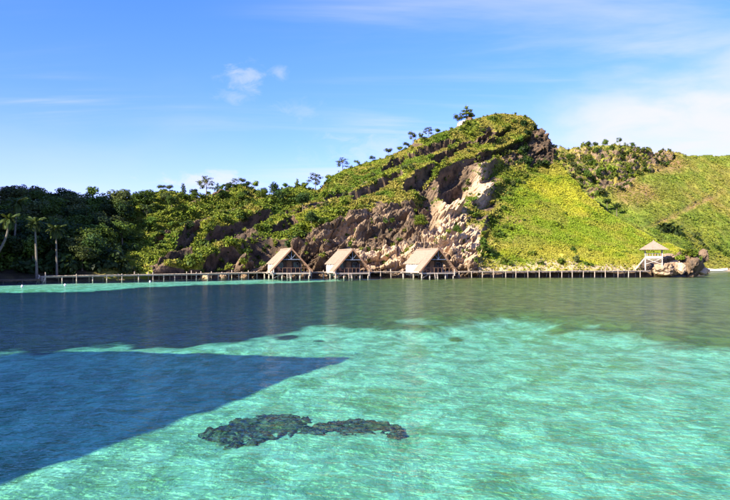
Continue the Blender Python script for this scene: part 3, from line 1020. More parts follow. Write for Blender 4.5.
print('tree protos done')
open_ = lambda: np.clip(1 - front.rock * 1.35, 0.0, 1) * (1 - 0.75 * front.sand) * np.where(PX > -30, 1, 0) * sstep(PX, 95, 160)
grass_field('hill_grass', front, lambda: open_() * (1 - front.apron), 40000, 0.25, 0.68, col_front, 900, 'yellow green grass and fern covering the ledges of the main hill')
grass_field('slope_grass', front, lambda: open_() * front.apron * (1 - 0.6 * front.soil), 46000, 0.16, 0.52, col_front, 902, 'fine yellow green grass covering the smooth slope behind the walkway', 5)
grass_field('far_hill_grass', back, lambda: np.clip(1 - back.rock * 1.3, 0.02, 1) * (1 - 0.6 * back.scarp) * np.where((PXb > 535) & (PXb < 790), 1, 0) * (1 - 0.7 * back.sand),
            24000, 0.25, 0.65, col_back, 901, 'green grass covering the far hill on the right')

# small scrub between the shrubs, nobody could count it
def scrub(name, hill, wfun, n, s0, s1, c0, c1, seed, label):
    r = np.random.default_rng(seed)
    ok = (hill.T > 1.5) & (hill.T < 5.4)
    dA = np.linalg.norm(np.cross(np.gradient(hill.P, axis=1), np.gradient(hill.P, axis=0)), axis=-1)
    p = (np.where(ok, wfun(), 0.0) * dA).ravel()
    k = r.choice(p.size, n, p=p / p.sum())
    base = hill.P.reshape(-1, 3)[k]
    Vs, Cs = [], []
    var = []
    for q in range(6):
        lob = [(r.uniform(-.45, .45), r.uniform(-.45, .45), r.uniform(.15, .65), *r.uniform(.25, .5, 2), r.uniform(.25, .5)) for _ in range(4)]
        var.append(lobes_leaves(lob, 58, 0.34, r, 0.35)[0])
    for q in range(n):
        v = var[q % 6]
        a, sc = r.uniform(0, 6.28), r.uniform(s0, s1)
        ca, sa = math.cos(a), math.sin(a)
        w = np.stack([v[:, 0] * ca - v[:, 1] * sa, v[:, 0] * sa + v[:, 1] * ca, v[:, 2] * r.uniform(0.8, 1.4)], -1) * sc
        Vs.append(w + base[q] - np.array([0, 0, 0.1]))
        t = np.repeat(np.clip(r.random() * 0.8 + r.uniform(-.25, .25, len(v) // 4), 0, 1), 4)[:, None]
        Cs.append((np.asarray(c0)[None] * (1 - t) + np.asarray(c1)[None] * t) * r.uniform(0.7, 1.2))
    V = np.concatenate(Vs)
    me = mesh_np(name, V, np.arange(len(V)).reshape(-1, 4))
    set_attr(me, 'tint', np.concatenate(Cs))
    tag(link(name, me, MATS['grass_blade']), label, 'scrub', kind='stuff')


scrub('hill_scrub', front, lambda: np.clip(1.2 - front.rock, 0.16, 1) * (1 - 0.93 * front.apron) * sstep(PX, 100, 150) * (1.3 - 0.8 * sstep(PX, 300, 340)),
      1450, 0.45, 1.05, (0.045, 0.085, 0.012), (0.24, 0.26, 0.026), 950, 'low green scrub scattered over the ledges of the main hill')
scrub('far_hill_scrub', back, lambda: (0.02 + back.crag) * np.where(PXb < 735, 1, 0), 420, 0.7, 1.5, (0.035, 0.065, 0.010), (0.18, 0.20, 0.022), 951, 'low green scrub on the crags of the far hill')

# ------------------------------------------------------------------ trees and shrubs
# skyline trees: (column, row of the top, kind, variant, leaf, what sets it apart)
SKY_TREES = [
    (92, 186, 'round', 0, 'leaf_mid', 'small round tree alone on the forest crest, left of the grassy gap'),
    (161, 184, 'umbrella', 0, 'leaf_mid', 'slender umbrella tree rising over the dark bushes at the forest edge'),
    (182, 184, 'cone', 1, 'leaf_dark', 'thin dark pointed tree right of the slender umbrella tree on the low crest'),
    (206, 178, 'tiered', 0, 'leaf_olive', 'tallest thin two-tiered tree on the low crest left of the huts'),
    (235, 180, 'tiered', 1, 'leaf_olive', 'left tree of the thin pair standing close together on the low crest'),
    (242, 178, 'umbrella', 1, 'leaf_olive', 'right tree of the thin pair standing close together on the low crest'),
    (254, 181, 'round', 1, 'leaf_shrub', 'bright green round tree next to the thin pair on the low crest'),
    (274, 182, 'broad', 0, 'leaf_dark', 'broad dark tree on the low crest above the leftmost hut'),
    (264, 188, 'broad', 3, 'leaf_dark', 'low dark tree filling the gap beside the broad dark crest tree'),
    (297, 181, 'cone', 0, 'leaf_shrub', 'bright green conical tree at the foot of the rising ridge'),
    (315, 175, 'tiered', 2, 'leaf_olive', 'sparse flat-topped tree where the ridge begins to rise'),
    (343, 159, 'tiered', 0, 'leaf_olive', 'lowest thin tree on the bare rising ridge'),
    (357, 163, 'umbrella', 2, 'leaf_shrub', 'short leafy tree beside the lowest thin tree on the rising ridge'),
    (388, 147, 'umbrella', 0, 'leaf_olive', 'small flat-topped tree halfway up the rising ridge'),
    (400, 148, 'round', 2, 'leaf_shrub', 'dense green bushy tree halfway up the rising ridge'),
    (406, 142, 'umbrella', 1, 'leaf_olive', 'small thin tree above the dense bushy tree on the ridge'),
    (414, 132, 'umbrella', 2, 'leaf_olive', 'left of two flat-topped trees below the summit'),
    (428, 128, 'tiered', 1, 'leaf_olive', 'right of two flat-topped trees below the summit'),
    (468, 106, 'shaggy', 0, 'leaf_shrub', 'ragged tree standing on the summit beside the white rock'),
    (459, 114, 'umbrella', 1, 'leaf_olive', 'short bushy tree left of the ragged summit tree'),
    (125, 190, 'round', 1, 'leaf_mid', 'round tree on the crest between the grassy gap and the slender umbrella tree'),
    (170, 191, 'round', 2, 'leaf_olive', 'low round tree between the slender umbrella tree and the dark pointed tree'),
    (193, 189, 'round', 0, 'leaf_dark', 'dark round tree left of the tallest thin tree'),
    (217, 189, 'cone', 0, 'leaf_dark', 'short pointed tree right of the tallest thin tree'),
    (226, 187, 'umbrella', 2, 'leaf_mid', 'thin tree left of the close pair on the low crest'),
    (248, 187, 'round', 0, 'leaf_dark', 'dark round tree between the thin pair and the bright round tree'),
    (285, 187, 'round', 2, 'leaf_mid', 'round tree between the broad dark tree and the conical tree'),
    (306, 188, 'umbrella', 0, 'leaf_mid', 'short tree between the conical tree and the sparse flat-topped tree'),
    (330, 176, 'round', 1, 'leaf_shrub', 'small round tree at the start of the rising ridge'),
    (372, 159, 'umbrella', 1, 'leaf_mid', 'small tree on the rising ridge below the flat-topped one'),
    (438, 131, 'round', 2, 'leaf_shrub', 'small bushy tree just left of the summit clump'),
    (472, 113, 'round', 0, 'leaf_dark', 'dark bushy tree of the summit clump, right of the ragged tree'),
    (596, 142, 'broad', 2, 'leaf_mid', 'round tree on the far crest left of the bushy one'),
    (632, 144, 'broad', 3, 'leaf_mid', 'round tree on the far crest, furthest right of the trees'),
    (589, 141, 'broad', 0, 'leaf_mid', 'small tree on the far hill crest, left of the bushes'),
    (606, 139, 'broad', 1, 'leaf_mid', 'bushy tree on the top of the far hill'),
    (620, 138, 'umbrella', 2, 'leaf_mid', 'thin tree on the far hill crest, right of the bushy one'),
]
for (px, ty, kd, var, mt, lab) in SKY_TREES:
    hl = back if px > 575 else front
    g, i, j = hl.at(px, 0, True)
    top = CAMZ + (HZ - ty) / F * g[1]
    h = max(top - g[2] + 0.25, 2.0)
    nm = {'round': 'round_tree', 'umbrella': 'umbrella_tree', 'cone': 'conical_tree', 'tiered': 'tiered_tree', 'broad': 'broadleaf_tree', 'shaggy': 'ragged_tree'}[kd]
    wide = {'tiered': 1.55, 'umbrella': 1.3, 'round': 1.25, 'broad': 1.05, 'cone': 1.15, 'shaggy': 1.75}[kd] * (1.0 if h > 2.6 else 1.2)
    sink = 0.42 * h if kd in ('round', 'umbrella', 'broad') else 0.15 * h       # rooted behind and below the crest line
    plant_tree(kd, var, g + np.array([0, 0.6, -sink]), h + sink, lab, 'trees along the crests', mt, nm, wide * (0.85 if sink > 0.3 * h else 1.0))

# the dark forest on the left: rows of trees up the slope
rt = random.Random(31)
spots = []
for py0 in (268, 262, 255, 247, 239, 231, 223, 215, 208, 203):
    px = -26.0 + rt.uniform(0, 10)
    while px < 190:
        lim = np.interp(py0, [200, 215, 235, 255, 270], [170, 150, 128, 128, 108])
        if px < lim + rt.uniform(-16, 16):
            spots.append((px, py0 + rt.uniform(-3, 3)))
        px += rt.uniform(11, 18)
for (px, py) in spots:
    if py > 258 and px > 96:
        continue
    g, i, j = front.at(px, py)
    h = rt.uniform(4.2, 6.2) if py > 216 else rt.uniform(3.2, 5.4)
    if py < 210:
        h = rt.uniform(2.4, 3.6) * (1.28 if px < 40 else 1.0)
    if 75 < px < 118 and py < 212:
        h *= 0.55
    mt = rt.choice(['leaf_dark', 'leaf_dark', 'leaf_mid', 'leaf_olive'])
    low = py > 232
    plant_tree('broad', rt.randrange(5), g - np.array([0, 0, 0.3]), h,
               'dark broadleaf forest tree ' + ('by the shore ' if py > 252 else 'low on the slope ' if low else 'high on the slope ' if py > 210 else 'on the crest ')
               + ('left of the straight pale palm' if px < 30 else 'between the two coconut palms' if px < 60 else 'right of the thinner palm' if px < 85 else 'below the small round crest tree' if px < 115 else 'at the right edge of the forest'),
               'dark forest trees on the left shore', mt, 'broadleaf_tree', rt.uniform(1.0, 1.3))

# bushier trees scattered on the ledged slope between forest and ridge
for (px, py, h, lab) in ((150, 232, 3.4, 'green tree at the forest edge low on the ledged slope'), (172, 210, 3.0, 'green tree near the crest at the forest edge'),
                         (196, 203, 2.6, 'bushy tree under the crest below the tallest thin tree'), (222, 200, 2.6, 'bushy tree under the crest left of the thin pair'),
                         (240, 203, 2.8, 'bushy tree under the crest below the thin pair'), (262, 201, 2.8, 'bushy tree under the crest below the bright round tree'),
                         (286, 200, 3.0, 'bushy tree under the crest left of the conical tree'), (304, 212, 4.2, 'dark tree in the hollow above the leftmost hut'),
                         (188, 235, 3.2, 'dark green tree halfway up the ledged slope'), (310, 228, 3.6, 'dark tree clinging below the hollow above the leftmost hut'),
                         (421, 234, 4.2, 'bright green tree growing from the cliff above the rightmost hut'), (441, 253, 3.6, 'bright green tree behind the roof of the rightmost hut'),
                         (455, 240, 2.6, 'small green tree on the pale cliff right of the rightmost hut')):
    g, i, j = front.at(px, py)
    plant_tree('broad', rt.randrange(5), g - np.array([0, 0, 0.2]), h, lab, 'trees on the ledges and cliffs', 'leaf_dark' if 'dark' in lab else ('leaf_shrub' if 'bright' in lab else 'leaf_mid'), 'broadleaf_tree', 1.1)
for (px, py, h, lab) in ((607, 213, 4.6, 'left of two trees in the valley casting shadows on the grass'), (617, 216, 4.0, 'right of two trees in the valley casting shadows on the grass')):
    g, i, j = back.at(px, py)
    plant_tree('round', rt.randrange(3), g, h, lab, 'trees in the valley', 'leaf_dark', 'round_tree', 1.35)

# shrubs
def shrub_zone(hill, n, x0, x1, y0, y1, s0, s1, mats, label, group, keep=None, seed=1):
    r = random.Random(seed)
    k = 0
    for _ in range(n * 12):
        px, py = r.uniform(x0, x1), r.uniform(y0, y1)
        if keep and not keep(px, py):
            continue
        g, i, j = hill.at(px, py)
        if abs(py_of(g) - py) > 4 or hill.rock[i, j] > 0.75 or hill.ts[i] > 5.1:
            continue
        plant_shrub(g - np.array([0, 0, 0.12]), r.uniform(s0, s1), label(px, py) if callable(label) else label, group, r.choice(mats), r.uniform(0.8, 1.25))
        k += 1
        if k >= n:
            break


shrub_zone(front, 60, 125, 315, 196, 266, 0.9, 1.9, ['leaf_shrub', 'leaf_mid', 'leaf_shrub', 'leaf_dark'], lambda x, y: 'green shrub ' + ('high' if y < 218 else 'halfway up' if y < 240 else 'low') + ' on the ledged slope, ' + ('beside the forest' if x < 165 else 'below the tallest thin tree' if x < 215 else 'below the thin pair of trees' if x < 258 else 'above the leftmost hut'), 'shrubs on the ledged slope', seed=2)
shrub_zone(front, 54, 318, 540, 118, 215, 0.7, 1.5, ['leaf_shrub', 'leaf_shrub', 'leaf_mid', 'leaf_olive'], lambda x, y: 'green shrub on the main hill, ' + ('near the crest' if y < 215 - (x - 318) * 0.55 else 'on its lower ledges') + ' ' + ('above the middle hut' if x < 375 else 'left of the rightmost hut' if x < 415 else 'above the rightmost hut' if x < 460 else 'below the summit' if x < 505 else 'above the grass slope'), 'shrubs on the main hill', lambda x, y: y < 235 - (x - 318) * 0.2, seed=3)
shrub_zone(front, 12, 470, 515, 190, 255, 0.8, 1.7, ['leaf_shrub', 'leaf_mid'], 'green shrub between the pale cliff and the grass slope', 'shrubs beside the pale cliff', seed=4)
shrub_zone(front, 12, 470, 640, 252, 266, 0.7, 1.4, ['leaf_shrub', 'leaf_mid', 'leaf_olive'], 'low shrub at the foot of the grass slope behind the walkway', 'shrubs at the foot of the grass slope', seed=5)
shrub_zone(front, 18, 522, 558, 126, 168, 1.0, 1.9, ['leaf_dark', 'leaf_dark', 'leaf_mid'], 'dark shrub on the shaded east wall of the main hill', 'shrubs on the east wall', seed=6)  # dark leaves chosen to deepen the shade on this wall
shrub_zone(back, 50, 560, 672, 146, 200, 1.0, 2.3, ['leaf_mid', 'leaf_olive', 'leaf_mid', 'leaf_shrub'], lambda x, y: 'shrub among the crags of the far hill, ' + ('high' if y < 165 else 'low') + ' at their ' + ('left end' if x < 592 else 'middle' if x < 632 else 'right end'), 'shrubs on the far hill crags', lambda x, y: y < 204 - max(0, x - 590) * 0.5, seed=7)
shrub_zone(back, 12, 690, 730, 235, 264, 0.9, 1.8, ['leaf_mid', 'leaf_olive'], 'low shrub above the beach at the far right', 'shrubs above the beach', seed=8)
shrub_zone(front, 12, 318, 425, 205, 250, 0.6, 1.2, ['leaf_shrub', 'leaf_mid', 'leaf_olive'], 'small shrub rooted in the dark cliff', 'shrubs rooted in the cliff', seed=9)


# the bushy fringe along the low crest, and the undergrowth at the forest's foot
rf = random.Random(77)
px = 112.0
while px < 312:
    g, i, j = front.at(px, 0, True)
    h = rf.uniform(0.6, 1.25)
    lab = 'leafy bush on the low crest, ' + ('left of the slender umbrella tree' if px < 160 else 'left of the tallest thin tree' if px < 204 else 'left of the thin pair' if px < 234 else 'around the bright round tree' if px < 268 else 'right of the broad dark tree')
    plant_shrub(g + np.array([0, rf.uniform(-2.5, 0.5), -0.3]), h, lab, 'bushes along the low crest', rf.choice(['leaf_mid', 'leaf_dark', 'leaf_shrub', 'leaf_dark']), rf.uniform(0.8, 1.3))
    px += rf.uniform(4.6, 8.5)
px = 322.0
while px < 535:
    g, i, j = front.at(px, 0, True)
    lab = 'small bush on the crest of the main hill, ' + ('lowest stretch' if px < 380 else 'middle stretch' if px < 440 else 'beside the summit tree' if px < 485 else 'right of the summit')
    plant_shrub(g + np.array([0, rf.uniform(-1.5, 0.5), -0.25]), rf.uniform(0.5, 1.15), lab, 'bushes along the main crest', rf.choice(['leaf_mid', 'leaf_shrub', 'leaf_olive', 'leaf_shrub']), rf.uniform(0.8, 1.3))
    px += rf.uniform(9, 16)
px = -24.0
while px < 120:
    g, i, j = front.at(px, rf.uniform(262, 274))
    lab = 'dark undergrowth bush at the forest foot ' + ('left of the straight pale palm' if px < 34 else 'between the coconut palms' if px < 57 else 'right of the thinner palm' if px < 90 else 'at its right end')
    plant_shrub(g - np.array([0, 0, 0.2]), rf.uniform(2.2, 3.4), lab, 'undergrowth at the forest foot', rf.choice(['leaf_dark', 'leaf_dark', 'leaf_mid']), rf.uniform(0.8, 1.2))
    px += rf.uniform(5, 8)

# ------------------------------------------------------------------ palms
def frond_mesh(L, droop, seed):
    r = np.random.default_rng(seed)
    V, Fq = [], []
    n = 15
    pts = [np.array([t * L * (1 - 0.22 * t * droop), 0, 0.35 * L * t - droop * L * 0.62 * t * t]) for t in np.linspace(0, 1, n)]
    for i in range(1, n):
        p = pts[i]
        t = i / (n - 1)
        ll = L * 0.30 * (1 - 0.75 * abs(t - 0.42) ** 1.1) * (1.0 if t < 0.93 else 0.6)
        d = pts[i] - pts[i - 1]
        d /= np.linalg.norm(d)
        for s in (-1, 1):
            tip = p + d * ll * 0.55 + np.array([0, s * ll * 0.72, -ll * 0.42 * r.uniform(0.7, 1.3)])
            b = len(V)
            V += [p - d * L * 0.04, p + d * L * 0.04, p + (tip - p) * 0.5 + d * L * 0.055 + np.array([0, 0, 0.03]), tip]
            Fq.append((b, b + 1, b + 2, b + 3))
    for i in range(n - 1):
        b = len(V)
        w = 0.035 * L / 2.5
        V += [pts[i] + np.array([0, -w, 0]), pts[i] + np.array([0, w, 0]), pts[i + 1] + np.array([0, w, 0]), pts[i + 1] + np.array([0, -w, 0])]
        Fq.append((b, b + 1, b + 2, b + 3))
    return mesh_np('frond', np.array(V), Fq)


FRONDS = [frond_mesh(2.4, d, 50 + i) for i, d in enumerate((0.5, 0.9, 1.35))]
for f_ in FRONDS:
    f_.materials.append(MATS['leaf_palm'])


def palm(base, top, r0, scale, label, group, nf=21, bend=0.0, name='palm_tree'):
    base, top = np.array(base, float), np.array(top, float)
    root = link(name, None, None, None, base)
    tag(root, label, 'palm', group)
    d = top - base
    pts = [Vector(d * t + np.array([bend * math.sin(t * math.pi), 0, -0.4 * (t == 0)])) for t in np.linspace(0, 1, 8)]
    MB().tube(pts, [r0 * (1.35 - 0.6 * t) for t in np.linspace(0, 1, 8)], 7).build('trunk', MATS['palm_bark'], root)
    for k in range(nf):
        o = link('frond', FRONDS[k % 3], None, root, d, 0, scale)
        tilt = {0: -0.4, 1: 0.05, 2: 0.4}[k % 3]
        o.rotation_euler = (random.uniform(-.2, .2), tilt + random.uniform(-.15, .15), k * 2.399 + random.uniform(-.2, .2))
    return root


def at_shore(px, py):
    return front.at(px, py)[0]


g = ray(37, 272, 103); palm((g[0], 103, 0.6), ray(35, 222, 103), 0.15, 0.74, 'coconut palm with straight pale trunk beside the low jetty', 'palms at the forest edge')
g = ray(57, 270, 106); palm((g[0], 106, 0.7), ray(56, 229, 106), 0.13, 0.74, 'thinner coconut palm right of the straight pale palm', 'palms at the forest edge')
palm(ray(-4, 256, 101), ray(9, 219, 101), 0.15, 0.74, 'leaning palm with curved pale trunk at the left edge', 'palms at the forest edge', bend=0.5)
palm(ray(14, 250, 109), ray(17, 203, 109), 0.12, 0.8, 'palm crown among dark trees, above the leaning palm', 'palms at the forest edge')
palm(ray(147, 224, 146), ray(147, 207, 146), 0.12, 0.85, 'short palm at the forest edge near the low crest', 'palms at the forest edge', 13)
for q, (px, py, h, lab) in enumerate(((663, 233, 2.4, 'left of three stubby palms on the grass above the lookout hut'), (669, 233, 2.9, 'middle of three stubby palms on the grass above the lookout hut'),
                                      (676, 235, 2.2, 'right of three stubby palms on the grass above the lookout hut'))):
    g = back.at(px, py)[0]
    palm(g, g + np.array([0.1 * q, 0, h * 0.7]), 0.13, 1.0, lab, 'palms above the lookout hut', 24)

# ------------------------------------------------------------------ boulders
def boulder_mesh(seed, rough=0.35):
    import bmesh
    bm = bmesh.new()
    bmesh.ops.create_icosphere(bm, subdivisions=4, radius=1.0)
    V = np.array([v.co[:] for v in bm.verts])
    d = 1 + rough * fbm(V * 1.1 + seed * 3.7, 3, seed=seed) + 0.17 * blocks(V * 1.5 + seed, seed) + 0.10 * blocks(V * 3.6 + seed, seed + 3) + 0.12 * fbm(V * 5.1 + seed, 3, seed=seed + 9)
    W_ = V * d[:, None]
    r = np.random.default_rng(seed)
    for _ in range(7):                               # a few flat broken faces
        n = r.normal(size=3); n /= np.linalg.norm(n)
        c = r.uniform(0.70, 0.95)
        over = np.maximum(W_ @ n - c, 0)
        W_ = W_ - n[None] * over[:, None] * 0.85
    for v, w in zip(bm.verts, W_):
        v.co = w
    me = bpy.data.meshes.new('boulder')
    bm.to_mesh(me); bm.free()
    return me


BOULD = [boulder_mesh(500 + i) for i in range(5)]


def boulder(px, py, Y, w, h, d, mat, label, group=None, rz=0.0, var=0, name='boulder', tilt=0.0):
    c = ray(px, py, Y)
    o = link(name, crown_with(BOULD[var % 5], mat), None, None, c, 0, (w / 2, d / 2, h / 2))
    o.rotation_euler = (0, tilt, rz)
    return tag(o, label, 'rock', group)


GL = 'rocks by the lookout hut'
boulder(664, 270, 134, 4.6, 3.0, 4.0, 'rock_brown', 'rounded brown rock under the lookout hut', GL, 0.3, 0)
boulder(674, 268, 134.5, 2.8, 3.0, 3.2, 'rock_brown', 'brown rock right of the lookout hut steps side', GL, 1.2, 1)
boulder(682, 268.5, 132.6, 1.5, 2.3, 1.2, 'rock_pale', 'tilted tan slab facing the water in the dark outcrop', GL, 0.25, 2, tilt=-0.25)
boulder(692, 264, 137, 4.6, 4.8, 3.6, 'rock_dark', 'dark undercut rock mass of the outcrop', GL, 0.6, 3)
boulder(684, 258, 138, 3.6, 2.4, 3.4, 'rock_dark', 'grey jagged rock on top of the outcrop', GL, 2.1, 4)
boulder(703, 256, 138.5, 2.0, 2.9, 2.2, 'rock_dark', 'jagged grey pinnacle leaning over the right of the outcrop', GL, 1.0, 1, tilt=0.35)
boulder(704, 271.3, 138, 2.3, 1.6, 1.9, 'rock_pale', 'flat pale boulder at the water right of the outcrop', GL, 0.3, 2)
boulder(668, 258, 139, 3.4, 2.0, 2.6, 'rock_brown', 'low brown rock in the grass behind the lookout hut', GL, 0.3, 3)
for q, (dx, dy, s) in enumerate(((688, 256, 1.7), (694, 257, 1.6), (680, 258, 1.2), (697, 259, 1.1))):
    plant_shrub(ray(dx, dy + 1.5, 136.3), s, 'bright green shrub on top of the dark outcrop', 'shrubs on the outcrop', 'leaf_shrub')
boulder(463, 124, 194.5, 3.4, 1.9, 2.6, 'white_panel', 'white rock slab beneath the ragged summit tree', None, 0.3, 2, 'summit_rock', tilt=-0.4)
boulder(469, 121, 195, 2.6, 3.2, 2.4, 'rock_dark', 'dark rock beside the white summit slab', None, 0.9, 3, 'summit_rock')
rb = random.Random(5)
for q in range(16):
    px = 205 + q * 18 + rb.uniform(-5, 5)
    Y = np.interp(px, WALK_PX, WALK_Y) + rb.uniform(1.6, 2.6)
    s = rb.uniform(0.8, 1.9)
    boulder(px, HZ + CAMZ * F / Y, Y, s * 1.3, s, s, rb.choice(['rock_brown', 'rock_dark', 'rock_pale']), ('fallen boulder left of the leftmost hut' if px < 262 else 'fallen boulder behind the leftmost hut' if px < 312 else 'fallen boulder at the cliff foot behind the middle hut' if px < 372 else 'fallen boulder between the middle and right hut' if px < 408 else 'fallen boulder at the cliff foot behind the rightmost hut' if px < 458 else 'fallen boulder right of the rightmost hut'), 'boulders at the cliff foot', rb.uniform(0, 3), q)


# ------------------------------------------------------------------ huts on stilts
def slope(mb, x_top, z_top, x_bot, z_bot, y0, y1, th, courses):
    """one thatched roof slope, laid in overlapping courses (top to bottom)"""
    dx, dz = x_bot - x_top, z_bot - z_top
    L = math.hypot(dx, dz)
    nx, nz = (-dz / L, dx / L)
    if nz < 0: nx, nz = -nx, -nz
    for c in range(courses):
        a, b = c / courses - (0.03 if c else 0), (c + 1) / courses
        for (u0, lift0), (u1, lift1) in (((a, 0.0), (b, 0.055)),):
            xa, za = x_top + dx * u0 + nx * lift0, z_top + dz * u0 + nz * lift0
            xb, zb = x_top + dx * u1 + nx * lift1, z_top + dz * u1 + nz * lift1
            e = 0.02 * ((c * 7) % 3)
            mb.hexa([(xa, y0 - e, za - th), (xb, y0 - e, zb - th), (xb, y1 + e, zb - th), (xa, y1 + e, za - th),
                     (xa, y0 - e, za), (xb, y0 - e, zb), (xb, y1 + e, zb), (xa, y1 + e, za)])


def make_hut():
    root = link('stilt_hut', None)
    DK, RZ, FR = 0.98, 5.05, -2.0           # deck height, ridge height, front edge (local -y faces the bay)
    # stilts
    for x in (-3.2, -1.6, 0.0, 1.6, 3.2):
        for y in (-1.75, 1.2, 4.9):
            MB().tube([(x, y, -1.1), (x, y, DK - 0.2)], [0.11, 0.10], 8).build('stilt', MATS['pale_wood'], root)
    # deck: boards joined, beams under them
    mb = MB()
    n = 22
    for k in range(n):
        x = -3.6 + 7.2 * k / n
        mb.box(x, x + 7.2 / n - 0.03, FR, 5.3, DK - 0.05, DK)
    mb.build('deck_boards', MATS['pale_wood'], root)
    for y in (-1.9, 1.3, 5.0):
        MB().box(-3.65, 3.65, y - 0.07, y + 0.07, DK - 0.24, DK - 0.053).build('deck_beam', MATS['pale_wood'], root)
    # main roof, body and side walls
    ex, ez = 2.62, 2.55
    for s, nm in ((-1, 'roof_slope'), (1, 'roof_slope')):
        mb = MB(); slope(mb, 0, RZ, s * ex, ez, 0.25, 5.7, 0.10, 9); mb.build(nm, MATS['thatch'], root)
    mb = MB(); mb.tube([(0, -1.9, RZ + 0.12), (0, 5.75, RZ + 0.05)], [0.13, 0.13], 8); mb.build('ridge_cap', MATS['thatch'], root)
    # porch roof: reaches down to the deck, a hand higher than the main roof
    for s in (-1, 1):
        mb = MB(); slope(mb, 0, RZ + 0.14, s * 3.72, 1.28, -2.15, 0.22, 0.08, 11); mb.build('porch_roof_slope', MATS['thatch'], root)
        MB().beam((s * 0.02, -2.22, RZ + 0.04), (s * 3.78, -2.22, 1.14), 0.07, 0.24).build('bargeboard', MATS['brown_wood'], root)
        for y in (-1.2, -0.3):
            MB().beam((s * 0.05, y, RZ - 0.06), (s * 3.62, y, 1.23), 0.09, 0.12).build('rafter', MATS['brown_wood'], root)
        MB().box(s * 3.3 - 0.07, s * 3.3 + 0.07, -2.1, -1.96, DK - 0.6, 1.6).build('corner_post', MATS['pale_wood'], root)
    fr = MB()                                     # ragged thatch ends along the eaves
    rh = random.Random(9)
    for s in (-1, 1):
        for k in range(70):
            for (x, z, y0, y1) in ((ex, ez, 0.25, 5.7), (3.72, 1.28, -2.15, 0.22)):
                y = rh.uniform(y0, y1)
                w, l = rh.uniform(0.05, 0.14), rh.uniform(0.06, 0.26)
                fr.add([(s * (x - 0.06), y, z + 0.06), (s * (x - 0.06), y + w, z + 0.06), (s * (x + l * 0.7), y + w * 0.7, z - l * 0.75), (s * (x + l * 0.7), y + w * 0.3, z - l * 0.75)], [(0, 1, 2, 3)])
    fr.build('thatch_fringe', MATS['thatch'], root)
    # side walls: tall pale woven panels that hang below the deck
    for s in (-1, 1):
        for k in range(4):
            y0 = 0.45 + k * 1.22
            w = MB().box(s * 2.45 - 0.04, s * 2.45 + 0.04, y0, y0 + 1.20, 0.42, 2.66).build('wall_panel', MATS['white_panel'], root)
    for k in range(3):
        MB().box(-2.45 + k * 1.64, -2.45 + k * 1.64 + 1.61, 5.26, 5.34, 0.9, 2.7).build('wall_panel', MATS['white_panel'], root)
    MB().add([(-2.5, 5.27, 2.72), (2.5, 5.27, 2.72), (0, 5.27, 4.9), (-2.5, 5.33, 2.72), (2.5, 5.33, 2.72), (0, 5.33, 4.9)],
             [(0, 1, 2), (5, 4, 3), (0, 3, 4, 1), (1, 4, 5, 2), (2, 5, 3, 0)]).build('back_gable', MATS['dark_wood'], root)
    # front wall set back under the porch
    fy = 0.7
    fw = MB()
    for k in range(16):
        x = -2.38 + k * 0.2975
        top = RZ - 0.25 - abs(x + 0.15) * 0.94
        fw.box(x, x + 0.28, fy, fy + 0.06, DK, max(top, 2.4))
    fw.build('front_wall', MATS['dark_wood'], root)
    door = MB().box(-0.15, 0.75, fy - 0.05, fy - 0.004, DK + 0.02, 3.0).build('door', MATS['brown_wood'], root)
    MB().box(0.60, 0.66, fy - 0.11, fy - 0.055, 1.95, 2.08).build('handle', MATS['blue_grey'], door)
    for x in (-1.75, 1.1):
        w = MB().box(x, x + 0.95, fy - 0.05, fy - 0.004, 1.75, 2.75).build('window', MATS['blue_grey'], root)
        for k in range(2):
            MB().box(x + 0.07 + k * 0.43, x + 0.45 + k * 0.43, fy - 0.062, fy - 0.053, 1.83, 2.67).build('pane', MATS['window_glass'], w)
    # gable frame: collar beam, king post, struts
    MB().beam((-1.7, -1.98, 3.28), (1.7, -1.98, 3.28), 0.09, 0.12).build('collar_beam', MATS['blue_grey'], root)
    MB().beam((0, -1.98, 3.345), (0, -1.98, RZ - 0.2), 0.09, 0.10, (0, 1, 0)).build('king_post', MATS['blue_grey'], root)
    for s in (-1, 1):
        MB().beam((0.06 * s, -1.95, 3.38), (s * 0.72, -1.95, 4.15), 0.06, 0.07).build('strut', MATS['blue_grey'], root)
    # railing on the bay side
    MB().box(-3.1, 3.1, -1.92, -1.87, DK + 0.80, DK + 0.85).build('top_rail', MATS['brown_wood'], root)
    for k in range(9):
        x = -3.05 + k * 0.7625
        MB().box(x - 0.02, x + 0.02, -1.915, -1.875, DK, DK + 0.797).build('baluster', MATS['brown_wood'], root)
    # bracing and bathing ladder below the deck
    MB().beam((-3.1, -1.75, 0.05), (-1.7, -1.75, 0.76), 0.07, 0.09).build('brace', MATS['pale_wood'], root)
    lad = MB().beam((-0.85, -2.12, 0.92), (-0.85, -2.5, -0.5), 0.06, 0.08).build('ladder', MATS['pale_wood'], root)
    MB().beam((-0.35, -2.12, 0.92), (-0.35, -2.5, -0.5), 0.06, 0.08).build('stringer', MATS['pale_wood'], lad)
    for k in range(4):
        z = 0.7 - k * 0.28
        MB().box(-0.82, -0.38, -2.22 - k * 0.075, -2.14 - k * 0.075, z, z + 0.05).build('rung', MATS['pale_wood'], lad)
    return root


